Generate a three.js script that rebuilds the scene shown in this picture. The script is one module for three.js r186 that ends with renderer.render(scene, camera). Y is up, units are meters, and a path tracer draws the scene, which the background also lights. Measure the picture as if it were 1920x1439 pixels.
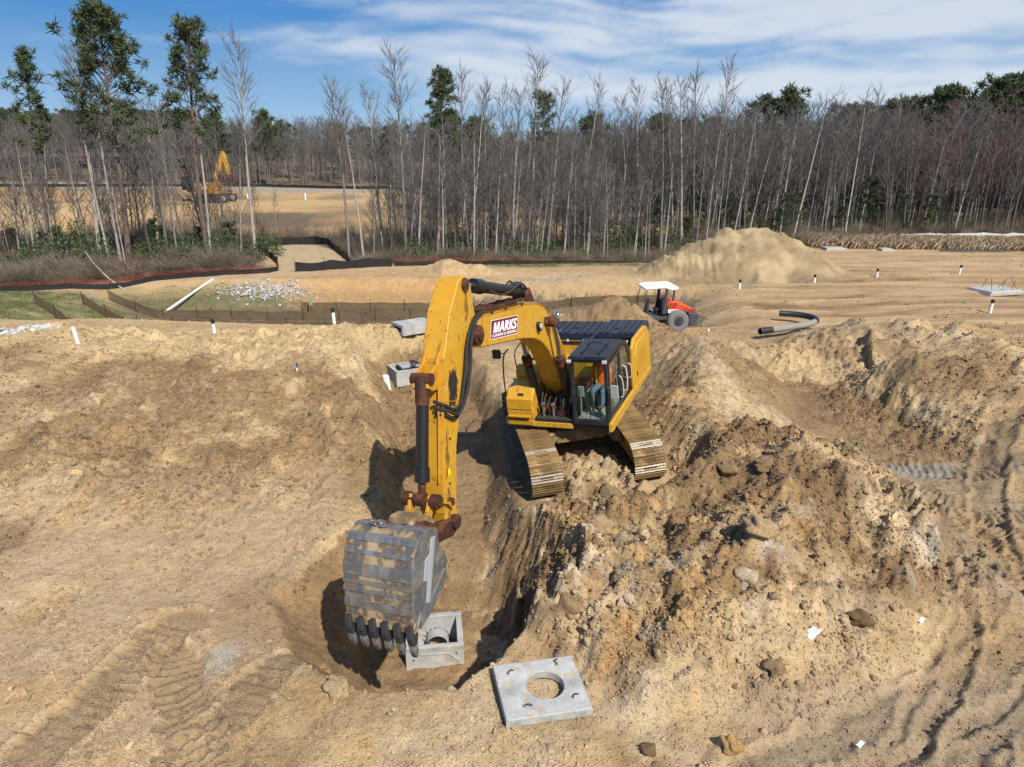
import * as THREE from 'three';
import { mergeGeometries, mergeVertices, toCreasedNormals } from 'three/addons/utils/BufferGeometryUtils.js';
import { RoundedBoxGeometry } from 'three/addons/geometries/RoundedBoxGeometry.js';
import { MarchingCubes } from 'three/addons/objects/MarchingCubes.js';

// ------------------------------------------------------------------ camera, sky, sun, exposure
const scene = new THREE.Scene();
const camera = new THREE.PerspectiveCamera(56.8, 1024 / 767, 0.1, 3000);
camera.position.set(0, 8.2, 0);
camera.rotation.set(THREE.MathUtils.degToRad(-18.5), 0, 0);
const renderer = new THREE.WebGLRenderer({ antialias: true });
renderer.toneMapping = THREE.LinearToneMapping;
renderer.toneMappingExposure = 1.17;
renderer.shadowMap.enabled = true;
const SUN = new THREE.Vector3(2.55, 5.7, 4.8).normalize();
const sun = new THREE.DirectionalLight(new THREE.Color(1, 0.95, 0.87), 5);
sun.position.copy(SUN).multiplyScalar(90).add(new THREE.Vector3(0, 0, -25));
sun.target.position.set(0, 0, -25);
sun.castShadow = true;
Object.assign(sun.shadow.camera, { left: -60, right: 60, top: 60, bottom: -60, near: 1, far: 260 });
sun.shadow.mapSize.set(4096, 4096);
scene.add(sun, sun.target);

// ------------------------------------------------------------------ helpers: random numbers and noise
const V = (x, y, z) => new THREE.Vector3(x, y, z);
const clamp = (v, a = 0, b = 1) => Math.min(b, Math.max(a, v));
const lerp = (a, b, t) => a + (b - a) * t;
const ss = (a, b, v) => { const t = clamp((v - a) / (b - a)); return t * t * (3 - 2 * t); };
function rng(seed) { let s = seed >>> 0; return () => { s = (s + 0x6D2B79F5) | 0; let t = Math.imul(s ^ (s >>> 15), 1 | s); t = (t + Math.imul(t ^ (t >>> 7), 61 | t)) ^ t; return ((t ^ (t >>> 14)) >>> 0) / 4294967296; }; }
function hash(i, j) { let h = (Math.imul(i, 374761393) + Math.imul(j, 668265263)) | 0; h = Math.imul(h ^ (h >>> 13), 1274126177); return ((h ^ (h >>> 16)) >>> 0) / 4294967296; }
function vnoise(x, y, px = 0, py = px) {            // value noise -1..1, periodic where px > 0
  let i = Math.floor(x), j = Math.floor(y); const fx = x - i, fy = y - j;
  const u = fx * fx * fx * (fx * (fx * 6 - 15) + 10), v = fy * fy * fy * (fy * (fy * 6 - 15) + 10);
  let i1 = i + 1, j1 = j + 1;
  if (px) { i = ((i % px) + px) % px; i1 = ((i1 % px) + px) % px; j = ((j % py) + py) % py; j1 = ((j1 % py) + py) % py; }
  const a = hash(i, j), b = hash(i1, j), c = hash(i, j1), d = hash(i1, j1);
  return (a + (b - a) * u + (c - a) * v + (a - b - c + d) * u * v) * 2 - 1;
}
function fbm(x, y, oct, gain = 0.5) { let s = 0, a = 1, n = 0; for (let o = 0; o < oct; o++) { s += a * vnoise(x + o * 17.3, y - o * 9.1); n += a; a *= gain; const t = x * 1.62 + y * 1.18; y = y * 1.62 - x * 1.18; x = t; } return s / n; }

function lumps(x, z, s, fill, seed) {               // rounded clods, one to a cell: height 0..1 and a number of its own
  const X = x * s, Z = z * s, i0 = Math.floor(X), j0 = Math.floor(Z); let best = 0, id = 0.5;
  for (let j = j0 - 1; j <= j0 + 1; j++) for (let i = i0 - 1; i <= i0 + 1; i++) { const h0 = hash(i + seed, j - seed); if (h0 > fill) continue; const h1 = hash(i + 91, j + seed * 3), h2 = hash(i - seed, j + 57), e = 0.6 + 0.8 * h2, a = h1 * 6.283, dx = X - i - h1, dz = Z - j - h2, u = dx * Math.cos(a) + dz * Math.sin(a), v = (dz * Math.cos(a) - dx * Math.sin(a)) * e, R = 0.35 + 0.55 * h0 / fill, d = (u * u + v * v) / (R * R); if (d < 1) { const b = R * Math.pow(1 - d, 0.7); if (b > best) { best = b; id = hash(i, j + seed); } } }
  return [best, id];
}

// ------------------------------------------------------------------ sky: air and streaks of high cloud, computed as an equirectangular picture
{
  const W = 2048, H = 1024, data = new Float32Array(W * H * 4), k = 0.84;
  for (let j = 0; j < H; j++) {
    const el = ((j + 0.5) / H - 0.5) * Math.PI, y = Math.sin(el), c = Math.cos(el);
    for (let i = 0; i < W; i++) {
      const az = ((i + 0.5) / W - 0.5) * 2 * Math.PI, dx = Math.cos(az) * c, dz = Math.sin(az) * c;
      const up = Math.max(y, 0), t = Math.pow(clamp(up / 0.19), 0.75), t2 = ss(0.1, 1, up);
      let r = lerp(0.48, 0.018, t), g = lerp(0.70, 0.215, t), b = lerp(0.87, 0.60, t);
      r = lerp(r, 0.02, t2); g = lerp(g, 0.11, t2); b = lerp(b, 0.38, t2);
      // high cloud: soft banks drawn out into level streaks, thicker to the right
      const sx = dx * 2.1 + dz * 0.55, sy = y * 7.5 - dx * 0.22, w1 = fbm(sx * 1.3 + 3, sy * 1.1 + 8, 3), w2 = fbm(sx * 0.9 - 6, sy * 1.4 + 2, 3);
      const soft = fbm(sx * 0.85 + 0.45 * w1 + 11, sy * 1.5 + 0.5 * w2 + 4.3, 4), wisp = fbm(sx * 2.6 + 1.1 * w2, sy * 7 + 2.2 * w1 + sx * 1.1, 5, 0.6);
      const bank = 1.08 * ss(-0.46, 0.16, dx) * ss(0.01, 0.07, y) - 0.36;
      let cl = ss(0.0, 0.95, 0.17 + soft * 0.6 + wisp * 0.75 + bank);
      cl *= 0.84 * ss(-0.01, 0.05, y) * lerp(1, 0.55, ss(0.2, 0.8, up));
      r = lerp(r, 0.74, cl); g = lerp(g, 0.80, cl); b = lerp(b, 0.87, cl);
      if (y < 0) { const f = ss(0, -0.08, y); r = lerp(r, 0.16, f); g = lerp(g, 0.13, f); b = lerp(b, 0.09, f); }
      const o = (j * W + i) * 4; data[o] = r * k; data[o + 1] = g * k; data[o + 2] = b * k; data[o + 3] = 1;
    }
  }
  const t = new THREE.DataTexture(data, W, H, THREE.RGBAFormat, THREE.FloatType);
  t.mapping = THREE.EquirectangularReflectionMapping; t.magFilter = t.minFilter = THREE.LinearFilter; t.wrapS = THREE.RepeatWrapping; t.needsUpdate = true;
  scene.background = t; scene.environment = t;
}

// ------------------------------------------------------------------ computed textures
function tex(n, f, srgb, m = n) {                  // f(u, v, x, y) -> [r, g, b] or a number, 0..1
  const d = new Uint8Array(n * m * 4);
  for (let y = 0; y < m; y++) for (let x = 0; x < n; x++) {
    let c = f(x / n, y / m, x, y); if (typeof c === 'number') c = [c, c, c];
    const o = (y * n + x) * 4; for (let q = 0; q < 3; q++) d[o + q] = clamp(c[q]) * 255; d[o + 3] = 255;
  }
  const t = new THREE.DataTexture(d, n, m); t.magFilter = THREE.LinearFilter; t.minFilter = THREE.LinearMipmapLinearFilter; t.generateMipmaps = true;
  t.wrapS = t.wrapT = THREE.RepeatWrapping; if (srgb) t.colorSpace = THREE.SRGBColorSpace; t.needsUpdate = true; return t;
}
const pn = (u, v, f, s = 0) => vnoise(u * f + s * 0, v * f, f);                   // one periodic octave
function pfbm(u, v, f, oct, g = 0.5) { let s = 0, a = 1, n = 0; for (let o = 0; o < oct; o++) { s += a * pn(u, v, f); n += a; a *= g; f *= 2; } return s / n; }
const SOIL = (() => {
  const n = 1024, h = new Float32Array(n * n), tone = new Float32Array(n * n), r = rng(5);
  for (let y = 0; y < n; y++) for (let x = 0; x < n; x++) { const u = x / n, v = y / n; h[y * n + x] = 0.38 + 0.16 * pfbm(u, v, 10, 7, 0.62); tone[y * n + x] = 0.82 + 0.10 * pfbm(u, v, 7, 6, 0.7) + 0.05 * (r() - 0.5); }
  const splat = (count, r0, r1, lift) => { for (let k = 0; k < count; k++) {
    const cx = r() * n, cy = r() * n, R = r0 + (r1 - r0) * r() ** 3, e = 0.6 + 0.4 * r(), a = r() * 3.14, tn = (r() - 0.5) * 0.2, ca = Math.cos(a), sa = Math.sin(a), L = lift * (0.5 + r());
    for (let y = -R | 0; y <= R; y++) for (let x = -R | 0; x <= R; x++) {
      const p = (x * ca + y * sa) / R, q = (-x * sa + y * ca) / (R * e), d = p * p + q * q; if (d >= 1) continue;
      const o = ((((cy + y) | 0) + n) % n) * n + ((((cx + x) | 0) + n) % n), b = Math.sqrt(1 - d) * L * R / r1;
      h[o] = Math.max(h[o], h[o] * 0.6 + 0.16 + b); tone[o] = lerp(tone[o], 0.82 + tn, 0.7);
    }
  } };
  splat(9000, 1.5, 5, 0.3); splat(1500, 3, 13, 0.5);
  const mk = (f, srgb) => tex(n, (u, v, x, y) => f(y * n + x), srgb);
  return { map: mk((o) => { const t = clamp(tone[o], 0.35, 1); return [t, t * 0.995, t * 0.985]; }, false), bump: mk((o) => h[o], false) };
})();

// ------------------------------------------------------------------ the lie of the land
function distSeg(x, z, a, b) { const ux = b[0] - a[0], uz = b[1] - a[1], L = ux * ux + uz * uz, t = L ? clamp(((x - a[0]) * ux + (z - a[1]) * uz) / L) : 0; const dx = x - a[0] - ux * t, dz = z - a[1] - uz * t; return [Math.sqrt(dx * dx + dz * dz), t]; }
function nearPath(x, z, p) { let best = [1e9, 0, 0, 0], run = 0; for (let i = 0; i + 1 < p.length; i++) { const [d, t] = distSeg(x, z, p[i], p[i + 1]), L = Math.hypot(p[i + 1][0] - p[i][0], p[i + 1][1] - p[i][1]); if (d < best[0]) { const side = Math.sign((p[i + 1][0] - p[i][0]) * (z - p[i][1]) - (p[i + 1][1] - p[i][1]) * (x - p[i][0])); best = [d, lerp(p[i][2] ?? 0, p[i + 1][2] ?? 0, t), run + L * t, side]; } run += L; } return best; }
function inPoly(x, z, p) {                        // signed distance, positive inside
  let d = 1e9, inside = false;
  for (let i = 0, j = p.length - 1; i < p.length; j = i++) { d = Math.min(d, distSeg(x, z, p[j], p[i])[0]); if ((p[i][1] > z) !== (p[j][1] > z) && x < ((p[j][0] - p[i][0]) * (z - p[i][1])) / (p[j][1] - p[i][1]) + p[i][0]) inside = !inside; }
  return inside ? d : -d;
}
// spoil heaps: crest lines [x, z, height]; slope
const HEAPS = [
  { p: [[3.2, -15.0, 0.75], [4.8, -15.2, 1.35], [6.2, -16.0, 1.8], [6.9, -14.7, 1.8], [7.5, -13.5, 1.5], [8.3, -12.6, 1.0], [8.8, -12.1, 0.55]], s: 0.6 },
  { p: [[6.7, -14.2, 1.6], [5.5, -12.6, 1.3], [4.3, -11.4, 1.15], [2.6, -11.4, 1.0], [1.5, -12.4, 0.8]], s: 0.46 },
  { p: [[4.4, -11.2, 1.15], [3.4, -10.2, 0.9], [2.2, -9.8, 0.45]], s: 0.5 },
  { p: [[6.9, -24.8, 1.7], [6.0, -21.5, 1.65], [5.3, -18.8, 1.55], [5.2, -16.2, 1.45]], s: 0.6 },
  { p: [[4.6, -30.2, 1.75], [6.4, -28.4, 1.05], [8.2, -28, 0.8], [10.4, -27.3, 0.7]], s: 0.55 },
  { p: [[2.2, -30.4, 1.2], [4.6, -30.2, 1.75]], s: 0.6 },
  { p: [[11.6, -28, 0.75], [14.4, -28.4, 1.45], [17.2, -25.5, 1.75], [17.0, -21.5, 1.7], [15.8, -19.4, 1.2]], s: 0.3 },
  { p: [[14.0, -22.8, 1.35], [15.0, -21.9, 1.3]], s: 0.6 },
  { p: [[10.6, -48.3, 1.2], [12.4, -48.9, 2.0], [13.8, -49.4, 2.3], [14.8, -49.8, 2.8], [18.0, -50.3, 2.85], [19.6, -49.8, 2.1]], s: 0.66 },
  { p: [[-6, -49.4, 0.3], [-4.6, -49.3, 0.8], [-3, -49.2, 0.65], [-1.4, -48.9, 0.3]], s: 0.5 },
  { p: [[-8.2, -28.4, 0.6], [-6.2, -27.6, 0.65], [-5.4, -25.6, 0.55], [-4.6, -22, 0.45]], s: 0.42 },
  { p: [[-35, -88, 0.6], [-31, -87, 0.9], [-28, -88, 0.5]], s: 0.4 },
  { p: [[-56, -86, 0.8], [-50, -84, 1.2], [-45, -86, 0.7]], s: 0.35 },
  { p: [[-26, -82, 0.5], [-22, -80, 0.8], [-17, -81, 0.4]], s: 0.35 },
  { p: [[-11.5, -29.6, 0.62], [-7.6, -29.2, 0.72], [-2, -30, 0.5]], s: 0.4 },
];
const PIT = [[-2.3, -9.25], [-0.9, -9.3], [-0.25, -9.9], [0.25, -11], [0.35, -12.6], [-0.2, -14.3], [-2.6, -14.7], [-4.2, -13.6], [-4.6, -12.0], [-3.7, -10.1]];
const TRENCH = [[-1.3, -13, -2.2], [-1.25, -15.5, -1.35], [-1.7, -19, -0.95], [-2.7, -23.5, -0.65], [-3.8, -26.6, -0.45]];
const CUT = [[9.3, -24.6], [11.0, -25.0], [12.0, -24.2], [12.6, -21], [13.1, -17.6], [10.8, -17.2], [8.6, -21]];
const PRINTS = [                                  // belts of cleat marks: path, half width, pitch, depth
  { p: [[-6.1, -11.0], [-6.35, -9.6], [-7.0, -7.4], [-7.6, -5]], w: 0.42, k: 0.2, d: 0.07 },
  { p: [[-5.9, -10.1], [-4.9, -8.6], [-4.0, -7.4], [-3, -5.4]], w: 0.4, k: 0.2, d: 0.08 },
  { p: [[-3.9, -10.0], [-4.3, -8.6], [-4.9, -7.2]], w: 0.4, k: 0.22, d: 0.05 },
  { p: [[14.5, -19.5], [12.4, -16.8], [11.0, -14.4], [10.1, -12.3], [9.9, -10], [10.2, -8]], w: 0.35, k: 0.16, d: 0.07 },
  { p: [[8.0, -17.4], [9.8, -16.2], [10.2, -14.2], [9.8, -12.6], [8.9, -10.6], [7.4, -8.7], [6.0, -7.4]], w: 0.7, k: 0.2, d: 0.06 },
  { p: [[9.2, -18.6], [12, -17.4], [14.6, -17.0], [20, -17.6]], w: 0.5, k: 0.2, d: 0.06 },
  { p: [[8.6, -16.6], [11.4, -15.2], [14.6, -14.6], [19, -15]], w: 0.5, k: 0.2, d: 0.06 },
  { p: [[3.2, -7.4], [5.2, -8.2], [7.4, -9.2], [9.4, -10.6], [12, -12.4]], w: 0.45, k: 0.18, d: 0.06 },
  { p: [[16.5, -20], [13.8, -16.4], [12.3, -14], [11.4, -11.8], [11.2, -9.6]], w: 0.35, k: 0.16, d: 0.08 },
  { p: [[9.4, -17.6], [11.0, -15.6], [11.3, -14], [10.6, -12.2], [9.7, -10.2], [8.2, -8.4], [7, -7.2]], w: 0.3, k: 0.16, d: 0.08 },
  { p: [[8.2, -18.2], [8.9, -16.2], [9.3, -14.4], [9.0, -12.9], [8.2, -10.8], [6.8, -9.2], [5.2, -7.6]], w: 0.25, k: 0.16, d: 0.06 },
  { p: [[4.2, -7.2], [6.4, -8.0], [8.6, -9.2], [10.6, -10.8]], w: 0.3, k: 0.16, d: 0.06 },
];
const RUTS = [];                                  // long wheel marks over the graded ground on the right
{ const r = rng(71); for (let i = 0; i < 16; i++) { const z0 = -30 - i * 1.35 - r() * 0.7; RUTS.push({ a: [16 - r() * 6, z0 - 2.2 + r() * 4], b: [46, z0 + 2.5 - r() * 5], w: 0.22 + r() * 0.3, d: 0.05 + r() * 0.07 }); } }
// the bench that the excavator stands on
const PAD = { o: [1.816, 0.061, -18.642], tx: 0.035, tz: 0.107, yaw: 0.143 };
const padY = (x, z) => PAD.o[1] + Math.tan(PAD.tz) * (x - PAD.o[0]) - Math.tan(PAD.tx) * (z - PAD.o[2]);
function padLocal(x, z) { const dx = x - PAD.o[0], dz = z - PAD.o[2], s = Math.sin(PAD.yaw), c = Math.cos(PAD.yaw); return [dx * s + dz * c, -(dx * c - dz * s)]; }   // forward, right
const basinMask = (x, z) => { const wob = 1.2 * vnoise(x * 0.2 + 3, z * 0.2); return ss(-27.5, -20.5, x + wob) * ss(13.5, 8.5, x + wob) * ss(-33.2, -36.5, z + wob * 0.6) * ss(-46, -43, z + wob * 0.4); };
const creekMask = (x, z) => ss(-52, -58, z) * ss(-78, -70, z) * ss(24, 10, x);
function broad(x, z) {                             // the shapes without the roughness
  let h = 0;
  const zc = -29 + Math.max(0, -x - 6) * 0.34;
  h += 0.3 * ss(-12, -24, z) * ss(1.5, -3, x) * ss(-34, -29, z);
  h += 0.12 * Math.exp(-(((z - zc) / 2.6) ** 2)) * ss(2, -3, x) * ss(-30, -22, x);
  h += (0.3 * Math.max(0, fbm(x * 0.42 + 1.7, z * 0.42, 3) + 0.2) + 0.25 * Math.max(0, vnoise(x * 0.3 + 7.3, z * 0.25))) * ss(1, -3, x) * ss(-22, -25.5, z - 0.2 * Math.min(0, x + 8)) * ss(-32.5, -30.5, z);
  h += 0.42 * ss(-13.6, -16.8, z + 0.22 * (x + 8) + 0.7 * vnoise(x * 0.4, z * 0.4)) * ss(-1, -4.5, x) * ss(-31, -24, z);
  h += 0.28 * fbm(x * 0.33 + 9, z * 0.33, 3) * ss(-1, -4, x) * ss(-9, -13, z) * ss(-31, -26, z);
  h += 0.25 * vnoise(x * 0.12 + 40, z * 0.12) * ss(-10, -16, z) * ss(-60, -40, z);
  const far = ss(-60, -110, z);
  h += far * (0.4 + 0.9 * ss(-20, -90, x)) + 5 * ss(-120, -260, z);
  { const st = z + 3 * fbm(x * 0.06, z * 0.06 + 4, 3); h += (0.9 * ss(-80, -84, st) + 0.7 * ss(-97, -101, st)) * ss(-8, -20, x) - 0.6 * ss(-72, -76, st) * ss(-79, -77, st) * ss(-8, -20, x) + 0.35 * fbm(x * 0.12, z * 0.12, 3) * ss(-70, -76, z) * ss(-118, -105, z) * ss(14, 0, x); }
  h -= 1.65 * basinMask(x, z);
  h -= 1.5 * creekMask(x, z) * (1 - ss(4.6, 3.4, Math.abs(x + 17 - (z + 57) * 0.42)) * ss(-66, -63, z));
  // heaps join by a soft maximum
  let acc = 0, spoil = 0, hi = -1;
  for (const hp of HEAPS) {
    hi++;
    const p = hp.p; let m = 0;
    const b0 = p[0], b1 = p[p.length - 1];
    if (x < Math.min(b0[0], b1[0]) - 9 || x > Math.max(b0[0], b1[0]) + 9) continue;
    const [d, hc] = nearPath(x, z, p);
    const wob = 0.22 * fbm(x * 0.9 + 11, z * 0.9, 3) + 0.1 * fbm(x * 2.6, z * 2.6 + 7, 2);
    m = hc - hp.s * Math.max(0, Math.sqrt(d * d + 0.25) - 0.5) + wob * ss(4, 0.4, d) - 0.05;
    if (m > 0) { acc += m ** 4; if (hi < 6) spoil = Math.max(spoil, m); }
  }
  if (acc > 0) h = Math.max(h, 0) < 0.001 && h < 0 ? h + acc ** 0.25 : Math.pow(Math.max(h, 0) ** 4 + acc, 0.25);
  // hollow between the machine and the ridge beside it, with a small cut bank
  h -= 0.75 * Math.exp(-(((x - 4.9) / 1.0) ** 2) - (((z + 22.6) / 1.9) ** 2));
  // cut with an upright wall at the right
  const cw = inPoly(x + 0.3 * vnoise(x, z * 0.8), z + 0.3 * vnoise(x * 0.8 + 9, z), CUT);
  if (cw > -0.5) { const wall = ss(0, 1, (cw + 0.5) / 1.15); h = lerp(h, Math.min(h, -0.28 + 0.15 * vnoise(x * 0.7, z * 0.7)), wall * ss(8.6, 10.6, x + 0.16 * (z + 22))); }
  h += 0.22 * ss(0.9, 0, Math.abs(cw + 0.9)) * ss(11.5, 12.6, x);
  // trench left of the machine
  const [td, tf] = nearPath(x, z, TRENCH);
  const bank = td - (0.55 + 0.85 * ss(-15, -21, z) + 0.32 * fbm(x * 0.8, z * 0.8 + 20, 3));
  if (bank < 2.2) h = Math.min(h, tf + 0.06 + Math.max(0, bank) * (1.15 + 0.5 * vnoise(x * 0.5, z * 0.5)));
  // bench under the tracks
  const [f, rt] = padLocal(x, z), ox = Math.max(0, Math.abs(f) - 2.75), oz = Math.max(0, Math.abs(rt) - 1.78), od = Math.hypot(ox, oz);
  if (od < 1.6) { const py = padY(x, z) - 0.04; h = lerp(h, py + (od > 0.02 ? 0 : 0), ss(rt > 1 ? 0.55 : 1.5, 0, od)); }
  // pit
  const wobx = 0.22 * fbm(x * 1.1 + 3, z * 1.1, 3), di = inPoly(x + wobx, z + 0.18 * fbm(x * 1.2 - 8, z * 1.2, 3), PIT);
  h -= 0.32 * Math.exp(-(((x + 4.5) / 1.4) ** 2) - (((z + 10.9) / 1.3) ** 2));
  if (di > -0.4) { const steep = lerp(1.15, 2.5, ss(-3.4, -1.6, x)), e = di + 0.1 * (1 - ss(0, 0.5, Math.abs(di))); if (e > 0) h = Math.max(-2.2 + 0.08 * fbm(x * 2, z * 2, 2), h - e * steep); }
  { const bx = x + 1.68, bz = z + 12.85, c = Math.cos(0.12), s = Math.sin(0.12), lx = Math.abs(bx * c - bz * s), lz = Math.abs(bx * s + bz * c); if (lx < 0.5 && lz < 0.46) h = -2.66; }   // inside the concrete box
  return { h, di, td, tf, od, cw, f, rt, spoil };
}
// where the ground is rough, and what it is made of
function ground(x, z) {
  const g = broad(x, z), d = -z;
  let h = g.h;
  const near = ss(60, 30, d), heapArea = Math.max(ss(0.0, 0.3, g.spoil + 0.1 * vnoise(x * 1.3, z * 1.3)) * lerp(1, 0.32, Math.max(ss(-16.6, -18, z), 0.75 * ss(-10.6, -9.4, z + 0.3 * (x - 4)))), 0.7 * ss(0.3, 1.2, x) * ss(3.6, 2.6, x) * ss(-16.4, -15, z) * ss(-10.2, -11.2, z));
  const face = ss(-1.2, 0.1, x) * ss(2.6, 1.4, x) * ss(-16, -15, z) * ss(-10.2, -11.4, z);
  const leftBand = ss(-1, -4, x) * ss(-13, -17, z + 0.22 * (x + 8)) * ss(-33, -29, z);
  const smooth = ss(-3.6, -4.6, x) * ss(-17.5, -15, z + 0.22 * (x + 8));
  const mound = ss(9.5, 11.5, x) * ss(-31, -28, z) * ss(-17, -19, z);
  const flat = ss(-30, -34, z);
  let rough = 0.26 + 1.0 * heapArea + 0.85 * leftBand + 0.75 * mound - 0.12 * flat;
  rough = clamp(rough + 0.6 * face, 0.12, 1.5);
  if (g.di > 0.15) rough *= 0.6;
  const a = fbm(x * 1.4, z * 1.4, 3), b = fbm(x * 4.1 + 7, z * 4.1, 3, 0.6);
  let r = (0.11 + 0.1 * heapArea) * a + 0.075 * b, lump1 = 0, tone = 0;
  if (d < 34 && d > 3) {
    const c = fbm(x * 9 + 3, z * 9, 3, 0.62), e = 1 - Math.abs(vnoise(x * 3.1 + 5, z * 3.1)), lump = Math.max(0, vnoise(x * 6.3 + 31, z * 6.3 + 2) - 0.15);
    r += 0.045 * c + 0.05 * (e * e - 0.4) + 0.11 * lump * lump * rough;
    r += 0.012 * vnoise(x * 23, z * 23);
    const wx = x + 0.05 * c, wz = z + 0.05 * vnoise(x * 9 - 8, z * 9), clump = ss(-0.3, 0.45, fbm(x * 0.6 + 8, z * 0.6 - 5, 3));
    const [l1, i1] = lumps(wx, wz, 1.9, 0.34, 3), [l2, i2] = lumps(wx, wz, 4.2, 0.5, 7), [l3, i3] = d < 24 ? lumps(wx, wz, 8.5, 0.6, 13) : [0, 0.5];
    const am = clamp(0.95 * heapArea + 0.75 * leftBand + 0.8 * mound + 0.85 * face + 0.14) * (g.di > 0.1 ? 0.3 : 1);
    lump1 = (l1 * 0.38 * ss(0.25, 0.8, am) + l2 * 0.14 + l3 * 0.06) * am * (0.25 + 0.75 * clump);
    tone = (l2 > 0.12 ? i2 - 0.5 : 0) * am + (l3 > 0.1 ? (i3 - 0.5) * 0.7 : 0) * am + (l1 > 0.1 ? i1 - 0.5 : 0) * am;
    tone *= 0.4 + 0.6 * clump;
  }
  h += r * rough + lump1;
  // furrows torn by the bucket down the face beside the pit
  if (face > 0.01) { const u = x * 1.9 + 0.42 * z + 0.5 * fbm(x, z, 2), gl = 1 - Math.abs(vnoise(u * 1.25, z * 0.28 + 4)); h -= face * (0.42 * gl ** 5 * (0.5 + 0.5 * vnoise(x * 0.8, z * 0.9)) + 0.1 * (1 - Math.abs(vnoise(u * 3.2, z * 0.5))) ** 3); }
  if (g.di > 0.05 && x > -0.9) h += 0.09 * vnoise(x * 2 + z * 4.2, h * 0.8) * ss(0, 0.3, g.di) * ss(-2.15, -1.7, h);
  const pile = ss(7.5, 3.5, Math.hypot((x - 15.4) * 0.8, (z + 49.6) * 1.25));
  if (pile > 0) h += pile * (0.2 * fbm(x * 0.9, z * 0.9, 4, 0.6) + 0.14 * vnoise(x * 2.2 + 0.4 * z, z * 0.35) + 0.1 * vnoise(x * 3, z * 3) + 0.06 * vnoise(x * 5, z * 4));
  if (d < 24 && (face > 0.02 || g.di > 0.02 || g.td < 3)) { const k = Math.max(face, ss(0, 0.3, g.di) * 0.6, 0.5 * ss(3, 2, g.td)); h += k * (0.07 * fbm((x + h * 0.8) * 4.3, (z - h * 0.9) * 4.3 + 3, 3, 0.6) + 0.025 * vnoise((x - h) * 13, (z + h) * 13)); }
  // shallow drift lines on graded ground
  if (flat > 0) h += flat * near * 0.03 * vnoise(x * 0.35, z * 1.7) + flat * 0.03 * fbm(x * 2.2, z * 3.6, 3, 0.65);
  let print = 0, pk = 0;
  if (d < 22) for (const b of PRINTS) {
    const [pd, , run, side] = nearPath(x, z, b.p), e = 0.1 * vnoise(x * 3, z * 3);
    if (pd + e > b.w + 0.25) continue;
    const m = ss(b.w + 0.05, b.w - 0.05, pd + e), fade = ss(-0.5, 0.25, vnoise(x * 0.9 + 2, z * 0.9) + 0.25);
    const cl = Math.sin((run + 0.06 * vnoise(x * 2, z * 2) + pd * 0.15) * 2 * Math.PI / b.k);
    h += m * (-b.d + (0.35 + 0.65 * fade) * 0.028 * Math.sign(cl) * Math.pow(Math.abs(cl), 0.6)) + b.d * 0.8 * Math.exp(-(((pd + e - b.w - 0.09) / 0.07) ** 2)) * (0.4 + fade * 0.6);
    if (m > print) { print = m; pk = cl; }
  }
  let rut = 0;
  if (x > 7 && d > 26 && d < 60) for (const b of RUTS) { const [pd] = distSeg(x, z, b.a, b.b), e = pd + 0.25 * vnoise(x * 0.5, z * 0.5 + b.w * 90) - 0.1; const m = ss(b.w + 0.2, b.w - 0.1, e) * ss(-0.6, 0.2, vnoise(x * 0.16 + b.w * 50, z * 0.2)); h -= m * b.d; rut = Math.max(rut, m); }
  if (g.od < 0.05 && Math.abs(g.rt) > 0.86) h = Math.min(h, padY(x, z) - 0.03);
  else if (g.od < 0.3 && Math.abs(g.rt) < 0.9) h += ss(0.9, 0.7, Math.abs(g.rt)) * (0.22 * ss(0, 2.4, g.f) + 0.3 * Math.max(0, b + 0.1) * ss(-2, 2.6, g.f) + 0.25 * lumps(x, z, 3, 0.6, 5)[0] * ss(-1, 2, g.f));
  return { h, g, rough, heapArea, face, leftBand, smooth, mound, flat, print, pk, rut, tone };
}
const PAL = { sand: [.445, .316, .166], pale: [.505, .402, .255], mid: [.305, .205, .100], brown: [.190, .116, .052], dark: [.115, .069, .031], orange: [.44, .262, .105], grey: [.36, .34, .30], grass: [.105, .125, .038], litter: [.115, .080, .050], mud: [.26, .20, .135], straw: [.40, .315, .18] };
const mixc = (a, b, t) => [lerp(a[0], b[0], t), lerp(a[1], b[1], t), lerp(a[2], b[2], t)];
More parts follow.
